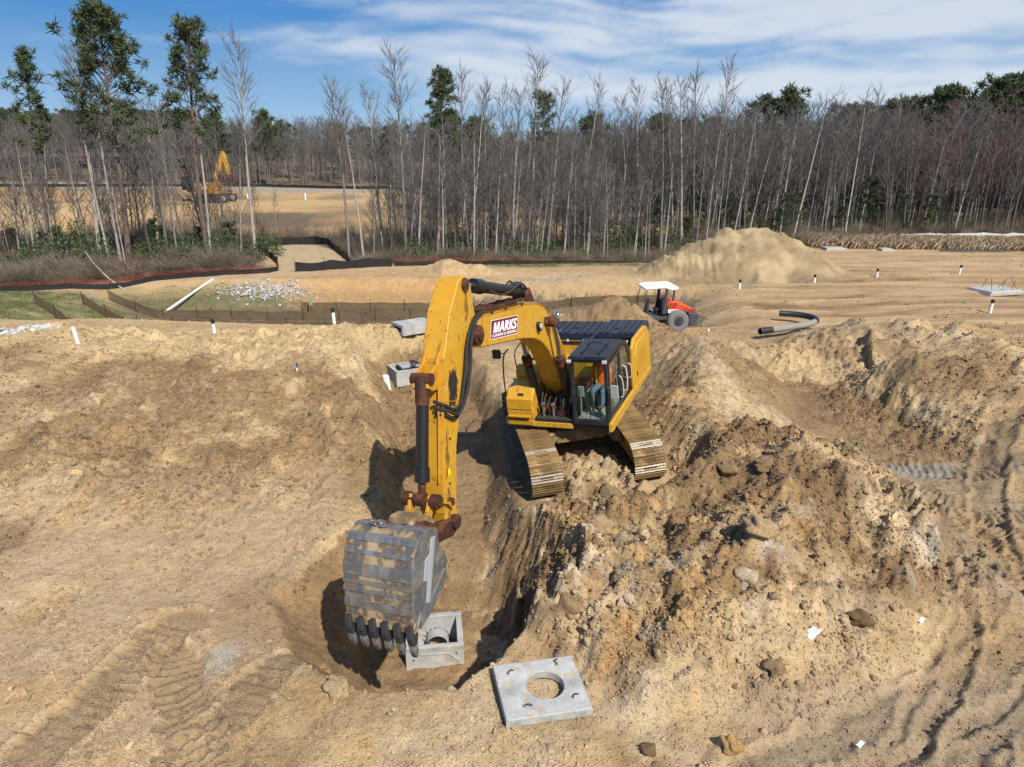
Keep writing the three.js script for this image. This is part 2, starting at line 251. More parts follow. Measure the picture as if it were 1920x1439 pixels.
function soil(x, z, q) {                           // colour of the matter lying at x, z: patches with ragged outlines
  const d = -z, n1 = fbm(x * 0.55 + 5, z * 0.55, 4), n2 = fbm(x * 1.9 - 3, z * 1.9 + 8, 4, 0.6), n3 = d < 40 ? fbm(x * 7, z * 7 + 50, 3, 0.65) : d < 70 ? fbm(x * 4, z * 4 + 50, 2, 0.7) : 0, n4 = fbm(x * 0.2 + 60, z * 0.2, 3);
  const edge = (v, w = 0.16) => ss(-w, w, v + 0.45 * n2 + 0.3 * n3);
  let c = mixc(PAL.sand, PAL.mid, ss(-0.35, 0.5, n1 + 0.5 * n2));
  c = mixc(c, PAL.pale, 0.55 * ss(0.05, 0.6, n4 + 0.7 * n2 - 0.1));
  // the smooth apron on the left is an even pinkish tan
  c = mixc(c, [.392, .280, .162], 0.8 * edge(q.smooth * 1.6 - 0.8));
  // damp rough band behind it
  c = mixc(c, PAL.brown, 0.72 * q.leftBand * ss(-0.25, 0.4, n1 * 0.9 + 0.6 * n2 + 0.3 * ss(-14, -18, z) * ss(-25, -21, z) - 0.6 * ss(-22.5, -25.5, z - 0.2 * Math.min(0, x + 8))));
  c = mixc(c, [.50, .372, .195], 0.65 * q.leftBand * ss(-22.5, -25.5, z - 0.2 * Math.min(0, x + 8)) * ss(-0.5, 0.3, n1));
  // heap: crumbs of dark and orange clay among the sand
  c = mixc(c, PAL.pale, 0.45 * ss(0.1, 0.4, q.g.spoil) * Math.max(ss(-16.6, -18, z) * ss(5.2, 6.2, x + 0.12 * (z + 18)) * ss(-27, -25, z), ss(-10.9, -9.6, z + 0.3 * (x - 4)), ss(6.6, 7.6, x) * ss(-16.5, -15, z)) * ss(-0.5, 0.2, n1 + 0.4 * n2));
  c = mixc(c, PAL.mid, 0.4 * q.heapArea); c = mixc(c, PAL.pale, 0.4 * q.heapArea * ss(0.1, 0.5, n2 + 0.3 * n1));  // mid tone darkens the whole heap, painting in the shade between its clods
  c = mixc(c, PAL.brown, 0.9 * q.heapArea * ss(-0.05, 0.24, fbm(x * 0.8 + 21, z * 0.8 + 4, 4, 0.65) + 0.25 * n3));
  c = mixc(c, PAL.orange, 0.6 * q.heapArea * ss(0.18, 0.5, fbm(x * 1.1 - 14, z * 1.1 + 33, 4)));
  c = mixc(c, PAL.grey, 0.4 * q.heapArea * ss(0.42, 0.6, fbm(x * 1.5 + 70, z * 1.5, 3)));
  // freshly dug brown soil: pit, trench, spoil behind the machine, cut on the right
  const dug = Math.max(edge(q.g.di * 2.2 - 0.05), edge((1.9 - q.g.td) * 1.2), edge(1.2 - Math.hypot((x - 4.9) / 2.0, (z + 29.2) / 2.2)), edge((q.g.cw + 0.1) * 1.5), edge(1 - Math.hypot((x - 4.5) / 1.3, (z + 23) / 3)), edge(1 - Math.hypot((x - 14.6) / 1.7, (z + 22.2) / 1.5)), edge(1 - Math.hypot((x - 8.6) / 1.6, (z + 23.5) / 2.6)));
  c = mixc(c, mixc(PAL.brown, PAL.mid, clamp(0.25 + 0.7 * n1 + 0.4 * n2)), 0.9 * dug);
  c = mixc(c, mixc(PAL.brown, PAL.pale, ss(-0.1, 0.4, n2 + n3 * 0.5)), 0.7 * q.face);
  c = mixc(c, PAL.brown, 0.5 * edge(1 - Math.hypot((x + 4.6) / 1.2, (z + 11.6) / 1.1)));
  c = mixc(c, PAL.grey, 0.6 * edge(0.45 - Math.hypot((x + 5.0) / 0.5, (z + 10.15) / 0.95), 0.3));
  c = mixc(c, PAL.orange, 0.35 * ss(0.2, 0.5, fbm(x * 0.9 + 2, z * 0.9 - 44, 3)) * ss(-20, -12, z));
  c = mixc(c, PAL.dark, 0.55 * edge(0.7 - Math.hypot((x + 10.8) / 0.6, (z + 13.4) / 1.0)));
  // tracked ground
  c = mixc(c, [.245, .168, .088], 0.85 * q.print);
  c = mixc(c, PAL.pale, 0.35 * q.print * ss(0.75, 1, q.pk) * ss(-0.1, 0.3, n2));
  const yard = ss(7.2, 9.4, x - 0.3 * Math.max(0, -10 - z)) * ss(-19, -16, z);
  c = mixc(c, mixc(PAL.mid, PAL.mud, ss(-0.2, 0.4, n1)), 0.7 * yard);
  c = mixc(c, [.23, .205, .165], 0.8 * edge(0.8 - Math.hypot((x - 10.9) / 1.7, (z + 17.6) / 0.7)));
  c = mixc(c, PAL.mud, 0.6 * ss(-9.4, -8.4, z + 0.16 * (x - 3)) * ss(2.5, 4, x));
  // graded ground far right: buff with brown wheel marks
  if (q.flat > 0) {
    c = mixc(c, mixc([.47, .325, .168], [.40, .262, .128], ss(-0.3, 0.4, fbm(x * 0.12, z * 0.5 + 9, 3))), 0.8 * q.flat);
    c = mixc(c, PAL.brown, 0.55 * q.rut + 0.55 * q.flat * ss(7, 12, x) * ss(-0.02, 0.4, fbm(x * 0.16 + 7, z * 1.3, 5, 0.7) + 0.4 * n2));
    const pl = ss(7.5, 4.5, Math.hypot((x - 15.4) * 0.8, (z + 49.6) * 1.25)); c = mixc(c, mixc([.42, .325, .18], [.235, .175, .095], ss(-0.25, 0.4, fbm(x * 0.8, z * 0.8, 4) + 0.35 * ss(15.5, 12.5, x))), 0.85 * pl);
    const baz = basinMask(x, z);
    c = mixc(c, [.135, .105, .064], 0.92 * edge(baz * 1.6 - 0.7));
    c = mixc(c, [.46, .27, .11], 0.6 * edge(1 - Math.hypot((x + 9) / 6, (z + 45) / 1.6)));
    const gr = Math.max(edge(0.9 - Math.hypot((x + 27) / 5.5, (z + 38) / 4.6)), 0.5 * edge(0.9 - Math.hypot((x + 20) / 6.5, (z + 44.2) / 1.2)), 0.7 * edge(1 - Math.hypot((x - 4.5) / 9, (z + 51.6) / 0.9)), 0.8 * edge(1 - Math.hypot((x - 25) / 3, (z + 64) / 2)), edge(1 - Math.hypot((x + 34) / 8, (z + 41.5) / 1.2)) * 0.7);
    c = mixc(c, mixc(PAL.grass, PAL.straw, ss(0, 0.8, n2)), 0.85 * gr);
    const fz = -44 + 0.24 * Math.min(0, -(x + 30)) * 0 ;
    const woods = edge((siltZ(x) - 0.6 - z) * 0.9) * (x > 24 ? edge((-66.5 - z) * 0.6) : 1);
    const cross = ss(3.3, 3.0, Math.abs(x + 17.0 - (z + 57) * 0.42)) * ss(-63.5, -62.5, z);
    const farSand = ss(-72, -77, z + 1.5 * n1) * ss(-122, -116, z) * ss(34, 12, x) ;
    c = mixc(c, mixc(PAL.litter, PAL.straw, ss(-0.1, 0.7, n1 + n2 * 0.6) * 0.6), woods * (1 - cross));
    c = mixc(c, [.43, .325, .185], 0.9 * woods * cross);
    c = mixc(c, mixc([.46, .31, .145], [.22, .145, .075], ss(-0.12, 0.4, fbm(x * 0.07, z * 0.16, 5, 0.6))), farSand * (1 - cross));
    c = mixc(c, [.115, .085, .055], 0.85 * edge(1 - Math.hypot((x + 27) / 6, (z + 79) / 4)) * farSand); c = mixc(c, [.50, .30, .12], 0.5 * farSand * ss(0.1, 0.4, fbm(x * 0.1 + 30, z * 0.2, 3)));
    c = mixc(c, [.30, .26, .20], 0.8 * farSand * edge((-103 - z) * 0.12 + 0.2 * n4));
  }
  const dry = clamp(1 + 0.16 * n3 + 0.12 * n2 + 0.55 * q.tone, 0.45, 1.35);
  return [c[0] * dry * 1.2, c[1] * dry * 1.2, c[2] * dry * 1.2];
}
function siltZ(x) { const p = [[-90, -30], [-32, -40.6], [-26.8, -43.8], [-23, -46.2], [-16.6, -48.1], [-9.9, -50.5], [-3.5, -51.6], [1.6, -52.6], [11.3, -54.2], [22, -58], [26, -62], [41, -66], [90, -70]]; for (let i = 0; i + 1 < p.length; i++) if (x <= p[i + 1][0]) return lerp(p[i][1], p[i + 1][1], clamp((x - p[i][0]) / (p[i + 1][0] - p[i][0]))); return -70; }
const groundY = (x, z) => ground(x, z).h;
{
  const xs = [], zs = [];
  const run = (arr, from, to, step) => { for (let v = from; v < to - 1e-6; v += step(v)) arr.push(v); };
  run(xs, -420, -13, (v) => Math.max(0.09, Math.min(12, (-v - 12) * 0.055 + 0.05)));
  run(xs, -13, 13.5, () => 0.05);
  run(xs, 13.5, 420, (v) => Math.max(0.09, Math.min(12, (v - 12.4) * 0.055 + 0.03))); xs.push(420);
  run(zs, -460, -22, (v) => Math.max(0.05, Math.min(10, (-v - 20) * 0.0085 + Math.max(0, -v - 62) * 0.02)));
  run(zs, -22, -6.8, () => 0.05);
  run(zs, -6.8, 120, (v) => Math.max(0.06, Math.min(10, (v + 7) * 0.12))); zs.push(120);
  const nx = xs.length, nz = zs.length, pos = new Float32Array(nx * nz * 3), col = new Float32Array(nx * nz * 3), uv = new Float32Array(nx * nz * 2), idx = new Uint32Array((nx - 1) * (nz - 1) * 6);
  for (let j = 0, o = 0; j < nz; j++) for (let i = 0; i < nx; i++, o++) {
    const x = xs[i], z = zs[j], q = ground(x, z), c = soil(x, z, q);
    pos.set([x, q.h, z], o * 3); col.set(c, o * 3); uv.set([(x + 0.6 * q.h) / 2.3, (z - 0.75 * q.h) / 2.3], o * 2);
  }
  for (let j = 0, o = 0; j < nz - 1; j++) for (let i = 0; i < nx - 1; i++) { const a = j * nx + i; idx.set([a, a + nx, a + 1, a + 1, a + nx, a + nx + 1], o); o += 6; }
  const g = new THREE.BufferGeometry(); g.setAttribute('position', new THREE.BufferAttribute(pos, 3)); g.setAttribute('color', new THREE.BufferAttribute(col, 3)); g.setAttribute('uv', new THREE.BufferAttribute(uv, 2)); g.setIndex(new THREE.BufferAttribute(idx, 1)); g.computeVertexNormals();
  const m = new THREE.MeshStandardMaterial({ vertexColors: true, map: SOIL.map, bumpMap: SOIL.bump, bumpScale: 0.04, roughness: 0.97 });
  const o = new THREE.Mesh(g, m); o.name = 'ground'; o.castShadow = o.receiveShadow = true;
  o.userData = { kind: 'structure', label: 'sandy brown dug-over ground of the building site', category: 'ground' }; scene.add(o);
  console.log('ground', nx, nz, nx * nz);
}

// ------------------------------------------------------------------ building kit
const ONE = new Map();
function numbered(n) { const k = (ONE.get(n) ?? 0); ONE.set(n, k + 1); return k ? `${n}_${String(k).padStart(3, '0')}` : n; }
function boxUV(g) {                                // uv in metres, from the way each face points in the thing's own frame
  const p = g.attributes.position, n = g.attributes.normal, uv = new Float32Array(p.count * 2);
  for (let i = 0; i < p.count; i++) {
    const ax = Math.abs(n.getX(i)), ay = Math.abs(n.getY(i)), az = Math.abs(n.getZ(i));
    if (ax >= ay && ax >= az) uv.set([p.getZ(i), p.getY(i)], i * 2); else if (ay >= az) uv.set([p.getX(i), p.getZ(i)], i * 2); else uv.set([p.getX(i), p.getY(i)], i * 2);
  }
  g.setAttribute('uv', new THREE.BufferAttribute(uv, 2)); return g;
}
function join(list) {
  const gs = [list].flat(9).map((g) => { const q = g.index ? g.toNonIndexed() : g.clone(); for (const k of Object.keys(q.attributes)) if (!['position', 'normal'].includes(k)) q.deleteAttribute(k); return q; });
  return boxUV(gs.length > 1 ? mergeGeometries(gs) : gs[0]);
}
function part(name, list, m, parent, label) {
  const o = new THREE.Mesh(list.isBufferGeometry ? list : join(list), m); o.name = parent === scene ? numbered(name) : name; o.castShadow = o.receiveShadow = true; parent.add(o);
  if (label && parent !== scene) o.userData.label = label; return o;
}
function tag(o, label, category, group, kind) { o.userData.label = label; o.userData.category = category; if (group) o.userData.group = group; if (kind) o.userData.kind = kind; return o; }
function thing(name, label, category, [x, y, z] = [0, 0, 0], turn = 0, group) { const o = new THREE.Group(); o.name = numbered(name); o.position.set(x, y, z); o.rotation.y = turn; scene.add(o); return tag(o, label, category, group); }
const box = (x0, x1, y0, y1, z0, z1, b = 0.012) => new RoundedBoxGeometry(Math.abs(x1 - x0), Math.abs(y1 - y0), Math.abs(z1 - z0), 1, Math.min(b, Math.abs(x1 - x0) / 2.1, Math.abs(y1 - y0) / 2.1, Math.abs(z1 - z0) / 2.1)).translate((x0 + x1) / 2, (y0 + y1) / 2, (z0 + z1) / 2);
function prof(pts, z0, z1, b = 0.012, holes = []) {
  const s = new THREE.Shape(pts.map((p) => new THREE.Vector2(p[0], p[1]))); for (const h of holes) s.holes.push(new THREE.Path(h.map((p) => new THREE.Vector2(p[0], p[1]))));
  const g = new THREE.ExtrudeGeometry(s, { depth: Math.max(0.001, z1 - z0 - 2 * b), bevelEnabled: b > 0, bevelSize: b, bevelOffset: -b, bevelThickness: b, bevelSegments: 1, steps: 1 }); return g.translate(0, 0, z0 + b);
}
const UP = V(0, 1, 0);
function rod(a, b, r, r2 = r, seg = 12) { a = V(...a); b = V(...b); const d = b.clone().sub(a), L = d.length(); return new THREE.CylinderGeometry(r2, r, L, seg).applyQuaternion(new THREE.Quaternion().setFromUnitVectors(UP, d.normalize())).translate((a.x + b.x) / 2, (a.y + b.y) / 2, (a.z + b.z) / 2); }
function tubeP(pts, r, seg = 6, n = pts.length * 5) { return new THREE.TubeGeometry(new THREE.CatmullRomCurve3(pts.map((p) => V(...p))), n, r, seg); }
function curve2(pts, n, even) { const c = new THREE.SplineCurve(pts.map((p) => new THREE.Vector2(...p))); return (even ? c.getSpacedPoints(n) : c.getPoints(n)).map((p) => [p.x, p.y]); }
const disc = (x, y, z0, z1, r, seg = 20) => rod([x, y, z0], [x, y, z1], r, r, seg);

// ------------------------------------------------------------------ materials
const M = {};
const lin = (r, g, b) => new THREE.Color().setRGB(r, g, b);
const std = (c, roughness = 0.7, metalness = 0, more = {}) => new THREE.MeshStandardMaterial({ color: lin(...c), roughness, metalness, ...more });
const rep = (t, s) => { const q = t.clone(); q.repeat.set(s, s); q.needsUpdate = true; return q; };
const speck = (seed) => { const r = rng(seed), list = []; for (let i = 0; i < 90; i++) list.push([r(), r(), 0.0015 + 0.009 * r() ** 4, r()]); return (u, v) => { let m = 0; for (const [a, b, R] of list) { let dx = Math.abs(u - a), dy = Math.abs(v - b); dx = Math.min(dx, 1 - dx); dy = Math.min(dy, 1 - dy); if (dx < R * 2 && dy < R * 4) { const d = Math.hypot(dx, dy * 0.5) / R; if (d < 1.4) m = Math.max(m, 1 - ss(0.7, 1.4, d)); } } return m; }; };
const paintTex = (base, dust, rust, seed) => { const sp = speck(seed); return tex(512, (u, v) => { const a = pfbm(u, v, 4, 6, 0.6), s = ss(0.12, 0.5, pfbm(u, v, 3, 3) + 0.35 * pn(u, v, 64)), k = sp(u, v), f = 1 + 0.06 * a; let c = base.map((q) => q * f); c = mixc(c, dust, 0.5 * s); c = mixc(c, rust, 0.3 * ss(0.25, 0.7, 0.6 * vnoise(u * 40, v * 5, 40, 5) + 0.6 * pfbm(u, v, 5, 4))); c = mixc(c, dust, 0.5 * ss(0.72, 0.95, vnoise(u * 8 + 2 * pn(u, v, 4), v * 110, 0))); return mixc(c, rust, k * 0.85); }, true); };
M.yellow = std([1, 1, 1], 0.42, 0, { map: paintTex([.775, .575, .14], [.74, .62, .36], [.34, .20, .09], 3) });
M.yellowOld = std([1, 1, 1], 0.5, 0, { map: paintTex([.74, .54, .13], [.64, .50, .26], [.28, .16, .08], 9) });
M.black = std([1, 1, 1], 0.42, 0, { map: paintTex([.12, .125, .14], [.28, .27, .25], [.2, .18, .15], 4) });
M.hood = std([1, 1, 1], 0.38, 0, { map: paintTex([.085, .10, .135], [.16, .175, .20], [.2, .2, .2], 14) });
M.rust = std([1, 1, 1], 0.75, 0.1, { map: tex(256, (u, v) => mixc([.24, .13, .09], [.42, .24, .14], ss(-0.3, 0.4, pfbm(u, v, 5, 5))), true) });
M.grime = std([.035, .03, .026], 0.8);
M.tube = std([.010, .010, .011], 0.4);
M.chrome = std([.55, .55, .56], 0.22, 1);
M.steel = std([1, 1, 1], 0.38, 0.4, { map: tex(256, (u, v) => mixc(mixc([.40, .405, .41], [.58, .58, .58], ss(-0.6, 0.6, pfbm(u, v, 6, 6, 0.7))), [.56, .48, .37], 0.6 * ss(0.02, 0.3, pfbm(u, v, 9, 5, 0.6))), true) });
M.mudStrip = std([1, 1, 1], 0.96, 0, { map: tex(256, (u, v) => mixc([.42, .36, .27], [.62, .54, .43], ss(-0.4, 0.4, pfbm(u, v, 5, 6, 0.6))), true), alphaMap: tex(512, (u, v) => ss(-0.5, 0.05, pfbm(u, v, 5, 6, 0.66)), false), transparent: true });
M.mudCake = std([1, 1, 1], 0.96, 0, { map: tex(256, (u, v) => mixc([.46, .38, .265], [.69, .59, .45], ss(-0.4, 0.4, pfbm(u, v, 5, 6, 0.6))), true), bumpMap: SOIL.bump, bumpScale: 0.03 });
M.shoe = [0, 1, 2].map((k) => std([1, 1, 1], 0.72, 0.15, { map: tex(128, (u, v) => mixc([[.50, .40, .25], [.56, .45, .29], [.44, .35, .21]][k], [.68, .56, .38], ss(-0.2, 0.5, pfbm(u, v, 6, 4) )), true) }));
M.shoeBright = std([.46, .40, .31], 0.35, 0.6);
M.rubber = std([.014, .014, .014], 0.8);
M.tyre = std([.16, .155, .15], 0.92);
M.glass = new THREE.MeshPhysicalMaterial({ color: lin(.86, .93, .89), transmission: 1, thickness: 0, roughness: 0.02, ior: 1.45 });
M.concrete = std([1, 1, 1], 0.85, 0, { map: tex(512, (u, v) => { const a = pfbm(u, v, 4, 6, 0.6), b = ss(0.2, 0.5, pfbm(u, v, 6, 3)); return mixc([.655 + .13 * a + .05 * pn(u, v, 128), .655 + .13 * a + .05 * pn(u, v, 128), .64 + .13 * a + .05 * pn(u, v, 128)], [.68, .585, .44], 0.55 * ss(0.12, 0.42, pfbm(u, v, 7, 5, 0.6))); }, true) });
M.concreteDark = std([1, 1, 1], 0.9, 0, { map: tex(256, (u, v) => { const a = pfbm(u, v, 4, 6, 0.6); return [.60 + .09 * a, .60 + .09 * a, .60 + .09 * a]; }, true) });
M.pvc = std([.78, .78, .76], 0.35);
M.white = std([.80, .80, .80], 0.45);
M.orangePaint = std([.62, .075, .014], 0.35);
M.greyPaint = std([.052, .056, .066], 0.5);
M.darkGrey = std([.03, .032, .036], 0.6);
M.seat = std([.03, .03, .03], 0.9);
M.panelGrey = std([.30, .31, .32], 0.6);
M.signal = std([.62, .60, .55], 0.2);
M.lampGlass = std([.7, .7, .66], 0.12, 0.4);

// ------------------------------------------------------------------ the big excavator (its own frame: x forward, y up, z to its right)
const dig = new THREE.Group(); dig.name = numbered('excavator'); dig.position.set(1.816, 0.061, -18.642); dig.rotation.set(0.035, 0, 0.107); scene.add(dig);
tag(dig, 'large yellow tracked excavator with black cab reaching over the pit', 'excavator');
const YT = 0.143 - Math.PI / 2, YH = -0.39 - Math.PI / 2;
const low = (name, list, m, label) => { const o = part(name, list, m, dig, label); o.rotation.y = YT; return o; };
const top_ = (name, list, m, label) => { const o = part(name, list, m, dig, label); o.rotation.y = YH; return o; };
{ // tracks
  const shoeG = [0, 1].map(() => join([box(-0.1, 0.1, -0.018, 0.012, -0.4, 0.4, 0.006), ...[-0.085, -0.01, 0.065].map((x) => box(x, x + 0.022, 0.01, 0.036, -0.4, 0.4, 0.005))]));
  const boltG = box(-0.04, 0.03, 0.01, 0.026, -0.16, 0.16, 0.006);
  const R = 0.52, C = 2.27, per = 4 * C + 2 * Math.PI * R, n = 57;
  const at = (s) => { s = ((s % per) + per) % per; if (s < 2 * C) return [-C + s, 2 * R, 0]; s -= 2 * C; if (s < Math.PI * R) { const a = s / R; return [C + Math.sin(a) * R, R + Math.cos(a) * R, -a]; } s -= Math.PI * R; if (s < 2 * C) return [C - s, 0, -Math.PI]; s -= 2 * C; const a = s / R; return [-C - Math.sin(a) * R, R - Math.cos(a) * R, -Math.PI - a]; };
  const r = rng(8);
  for (const side of [1, -1]) {
    const stad = (cx, rad, k = 14) => { const p = []; for (let i = 0; i <= k; i++) { const a = -Math.PI / 2 + Math.PI * i / k; p.push([cx + Math.cos(a) * rad, R + Math.sin(a) * rad]); } for (let i = 0; i <= k; i++) { const a = Math.PI / 2 + Math.PI * i / k; p.push([-cx + Math.cos(a) * rad, R + Math.sin(a) * rad]); } return p; };
    const tr = low('track', prof([[-2.0, 0.22], [2.0, 0.22], [2.25, 0.4], [2.2, 0.66], [1.5, 0.82], [-1.5, 0.82], [-2.2, 0.66], [-2.25, 0.4]], side * 1.3 - 0.2, side * 1.3 + 0.2, 0.03), M.yellowOld);
    part('idler_wheel', [disc(C, R, side * 1.3 - 0.12, side * 1.3 + 0.12, R - 0.07, 26), disc(C, R, side * 1.3 - 0.24, side * 1.3 + 0.24, 0.16)], M.rust, tr);
    part('sprocket', [disc(-C, R, side * 1.3 - 0.12, side * 1.3 + 0.12, R - 0.08, 26), disc(-C, R, side * 1.3 - 0.26, side * 1.3 + 0.26, 0.24)], M.rust, tr);
    for (let i = 0; i < 8; i++) part('roller', disc(-1.7 + i * 0.485, 0.17, side * 1.3 - 0.2, side * 1.3 + 0.2, 0.12, 14), M.rust, tr);
    for (const x of [-0.8, 0.8]) part('carrier_roller', disc(x, 0.92, side * 1.3 - 0.16, side * 1.3 + 0.16, 0.075, 12), M.rust, tr);
    part('track_chain', prof(stad(C, R - 0.012), side * 1.3 - 0.11, side * 1.3 + 0.11, 0, [stad(C, R - 0.085)]), M.rust, tr);
    for (let i = 0; i < n; i++) {
      const [x, y, a] = at(i * per / n + 0.03 + side * 0.02), bright = side > 0 ? i === 20 || i === 24 : i === 22 || i === 25;
      const s = part('track_shoe', shoeG[0], bright ? M.shoeBright : M.shoe[(r() * 3) | 0], tr); s.position.set(x, y, side * 1.3); s.rotation.z = a;
      if (y > 0.35) { const b = part('shoe_bolt', boltG, M.rust, tr); b.position.set(x, y, side * 1.3); b.rotation.z = a; }
    }
  }
  const arch = [[-1.15, 0.98], [-0.98, 1.02], [0.98, 1.02], [1.1, 0.92]];
  low('car_body', [box(-0.95, 0.95, 0.62, 1.0, -0.7, 0.7, 0.05), ...[[1, 1], [1, -1], [-1, 1], [-1, -1]].map(([a, b]) => { const g = prof([[-0.62, 0.98], [0.66, 0.98], [0.8, 0.9], [0.95, 0.52], [0.66, 0.5], [0.5, 0.68], [-0.62, 0.72]], -0.26, 0.26, 0.03); return g.rotateY(Math.atan2(-b * 0.85, a * 0.7)).translate(a * 0.45, 0, b * 0.5); }), rod([0, 1.0, 0], [0, 1.14, 0], 0.8, 0.8, 32)], M.mudCake, 'mud caked centre frame between the tracks');
  low('swing_ring', rod([0, 1.1, 0], [0, 1.24, 0], 0.7, 0.7, 32), M.grime);
}
{ // upper structure
  top_('deck', [box(-3.2, 1.3, 1.22, 1.4, -1.44, 1.4, 0.02), box(-0.6, 1.32, 1.4, 1.46, -0.46, 0.55)], M.grime);
  top_('skirt', [prof([[1.46, 1.24], [1.46, 1.46], [1.3, 1.47], [-1.05, 1.42], [-3.25, 1.36], [-3.25, 1.2], [1.3, 1.2]], -1.53, -1.45, 0.012), box(-3.2, 1.3, 1.2, 1.4, 1.4, 1.47), box(1.3, 1.34, 1.2, 1.34, -0.45, 1.4)], M.yellow);
  const sp = top_('side_panel', prof([[-1.08, 1.43], [-1.06, 2.62], [-1.35, 2.84], [-2.62, 2.82], [-2.95, 2.72], [-3.24, 2.35], [-3.26, 1.37]], -1.52, -1.42, 0.03), M.yellow);
  part('door_panel', prof([[-1.3, 1.58], [-1.28, 2.4], [-1.5, 2.64], [-2.6, 2.6], [-2.95, 2.3], [-2.98, 1.55]], -1.545, -1.5, 0.02), M.yellow, sp);
  for (let i = 0; i < 7; i++) part('louver', box(-1.56 - i * 0.17, -1.48 - i * 0.17, 1.78, 2.4, -1.556, -1.54, 0.006), M.yellowOld, sp);
  part('latch', box(-1.42, -1.34, 1.72, 1.84, -1.565, -1.54), M.black, sp);
  top_('engine_bay', [box(-3.24, -1.78, 1.4, 2.62, -1.4, 1.42, 0.03), box(-1.8, -0.62, 1.4, 2.16, 0.58, 1.42, 0.03), box(-1.8, -0.5, 1.4, 1.95, -0.46, 0.0, 0.02)], M.yellow);
  top_('counterweight', prof([[-3.22, 1.25], [-3.22, 2.5], [-3.5, 2.42], [-3.62, 2.0], [-3.6, 1.5], [-3.45, 1.25]], -1.42, 1.42, 0.06), M.black);
  const hd = top_('engine_hood', [prof([[-3.34, 2.5], [-3.36, 2.72], [-3.26, 2.8], [-1.9, 2.8], [-1.77, 2.72], [-1.74, 2.5]], -1.5, -0.28, 0.04), prof([[-3.3, 2.5], [-3.32, 2.68], [-3.22, 2.76], [-1.95, 2.76], [-1.8, 2.68], [-1.76, 2.48]], -0.26, 1.42, 0.04)], M.hood);
  for (const z of [-1.3, -1.12, -0.94, -0.58, -0.4]) part('hood_rib', box(-3.2, -1.92, 2.795, 2.825, z - 0.035, z + 0.035, 0.01), M.hood, hd);
  for (const z of [-0.08, 0.14, 0.36, 0.7, 0.92, 1.14]) part('hood_rib', box(-3.16, -1.96, 2.755, 2.785, z - 0.04, z + 0.04, 0.01), M.hood, hd);
  part('vent_grille', box(-2.7, -2.35, 2.795, 2.83, -0.84, -0.68), M.darkGrey, hd); part('vent_grille', box(-2.9, -2.5, 2.755, 2.79, 0.44, 0.62), M.darkGrey, hd);
  for (let i = 0; i < 3; i++) part('vent_screen', box(-2.1 - i * 0.42, -1.78 - i * 0.42, 2.55, 2.71, -1.515, -1.49), M.rust, hd);
  for (const [x, z] of [[-1.77, 1.2], [-1.77, 0.6], [-1.77, 0.1], [-1.73, -0.5], [-1.73, -1.2]]) part('hood_latch', box(x - 0.02, x + 0.03, 2.56, 2.64, z - 0.03, z + 0.03), M.signal, hd);
  top_('exhaust_pipe', [tubeP([[-2.7, 2.7, 1.2], [-2.7, 3.0, 1.2], [-2.74, 3.12, 1.2], [-2.86, 3.16, 1.2]], 0.06, 10)], M.chrome);
  for (let i = 0; i < 2; i++) { const z = 0.98 + i * 0; }
  const tb = top_('tool_box', [prof([[0.5, 1.42], [1.36, 1.42], [1.4, 1.62], [1.4, 1.98], [1.16, 2.24], [0.5, 2.26]], 0.6, 1.36, 0.03)], M.yellow);
  part('step', box(1.36, 1.5, 1.5, 1.54, 0.66, 1.3), M.yellowOld, tb); part('seam', box(1.396, 1.404, 1.68, 1.7, 0.64, 1.32, 0.003), M.grime, tb); part('latch', box(1.3, 1.34, 2.06, 2.13, 0.86, 1.02), M.grime, tb);
  part('lower_step', box(1.3, 1.42, 1.26, 1.4, 0.62, 1.34), M.yellowOld, tb);
  const ft = top_('fuel_tank', prof([[-0.6, 1.42], [0.48, 1.42], [0.48, 2.44], [0.34, 2.56], [-0.6, 2.56]], 0.62, 1.4, 0.04), M.yellow);
  part('filler_cap', rod([-0.1, 2.55, 1.1], [-0.1, 2.62, 1.1], 0.07), M.black, ft);
  for (const q of [tubeP([[1.3, 1.5, 1.34], [1.34, 2.6, 1.36], [1.28, 3.2, 1.3], [1.2, 3.32, 1.2]], 0.02, 7), tubeP([[0.4, 2.5, 1.38], [0.42, 2.95, 1.38], [-0.5, 3.0, 1.38], [-0.52, 2.5, 1.38]], 0.018, 6)]) top_('handrail', q, M.black);
  const mr = top_('mirror', [tubeP([[1.26, 3.2, 1.3], [1.3, 3.25, 1.45]], 0.014, 6)], M.black); part('mirror_glass', box(1.24, 1.36, 3.08, 3.32, 1.4, 1.62, 0.03), M.black, mr);
  // pipework at the boom foot
  const r = rng(44), hs = []; for (let i = 0; i < 9; i++) { const z = -0.36 + 0.1 * i, a = 0.9 + 0.3 * r(); hs.push(tubeP([[a, 1.46, z], [a + 0.1 * r(), 1.7 + 0.2 * r(), z + 0.1 * (r() - 0.5)], [a - 0.3, 1.9 + 0.2 * r(), z + 0.1 * (r() - 0.5)], [a - 0.7, 1.6, z]], 0.022, 6)); }
  for (const q of hs) top_('hydraulic_hose', q, M.grime);
  top_('swing_motor', [rod([0.75, 1.44, 0.45], [0.75, 1.78, 0.45], 0.13), rod([1.0, 1.44, 0.02], [1.0, 1.66, 0.02], 0.1), box(0.6, 1.1, 1.46, 1.6, -0.3, 0.35)], M.rust);
  for (const z of [0.1, 0.38]) top_('valve', [rod([1.2, 1.46, z], [1.2, 1.82, z], 0.03), box(1.15, 1.25, 1.76, 1.84, z - 0.05, z + 0.05)], M.steel);
  for (const z of [-0.13, 0.47]) top_('boom_bracket', prof([[-0.35, 1.4], [0.95, 1.4], [0.9, 1.62], [0.35, 2.08], [0.05, 2.1], [-0.2, 1.8]], z, z + 0.06, 0.01), M.yellowOld);
}
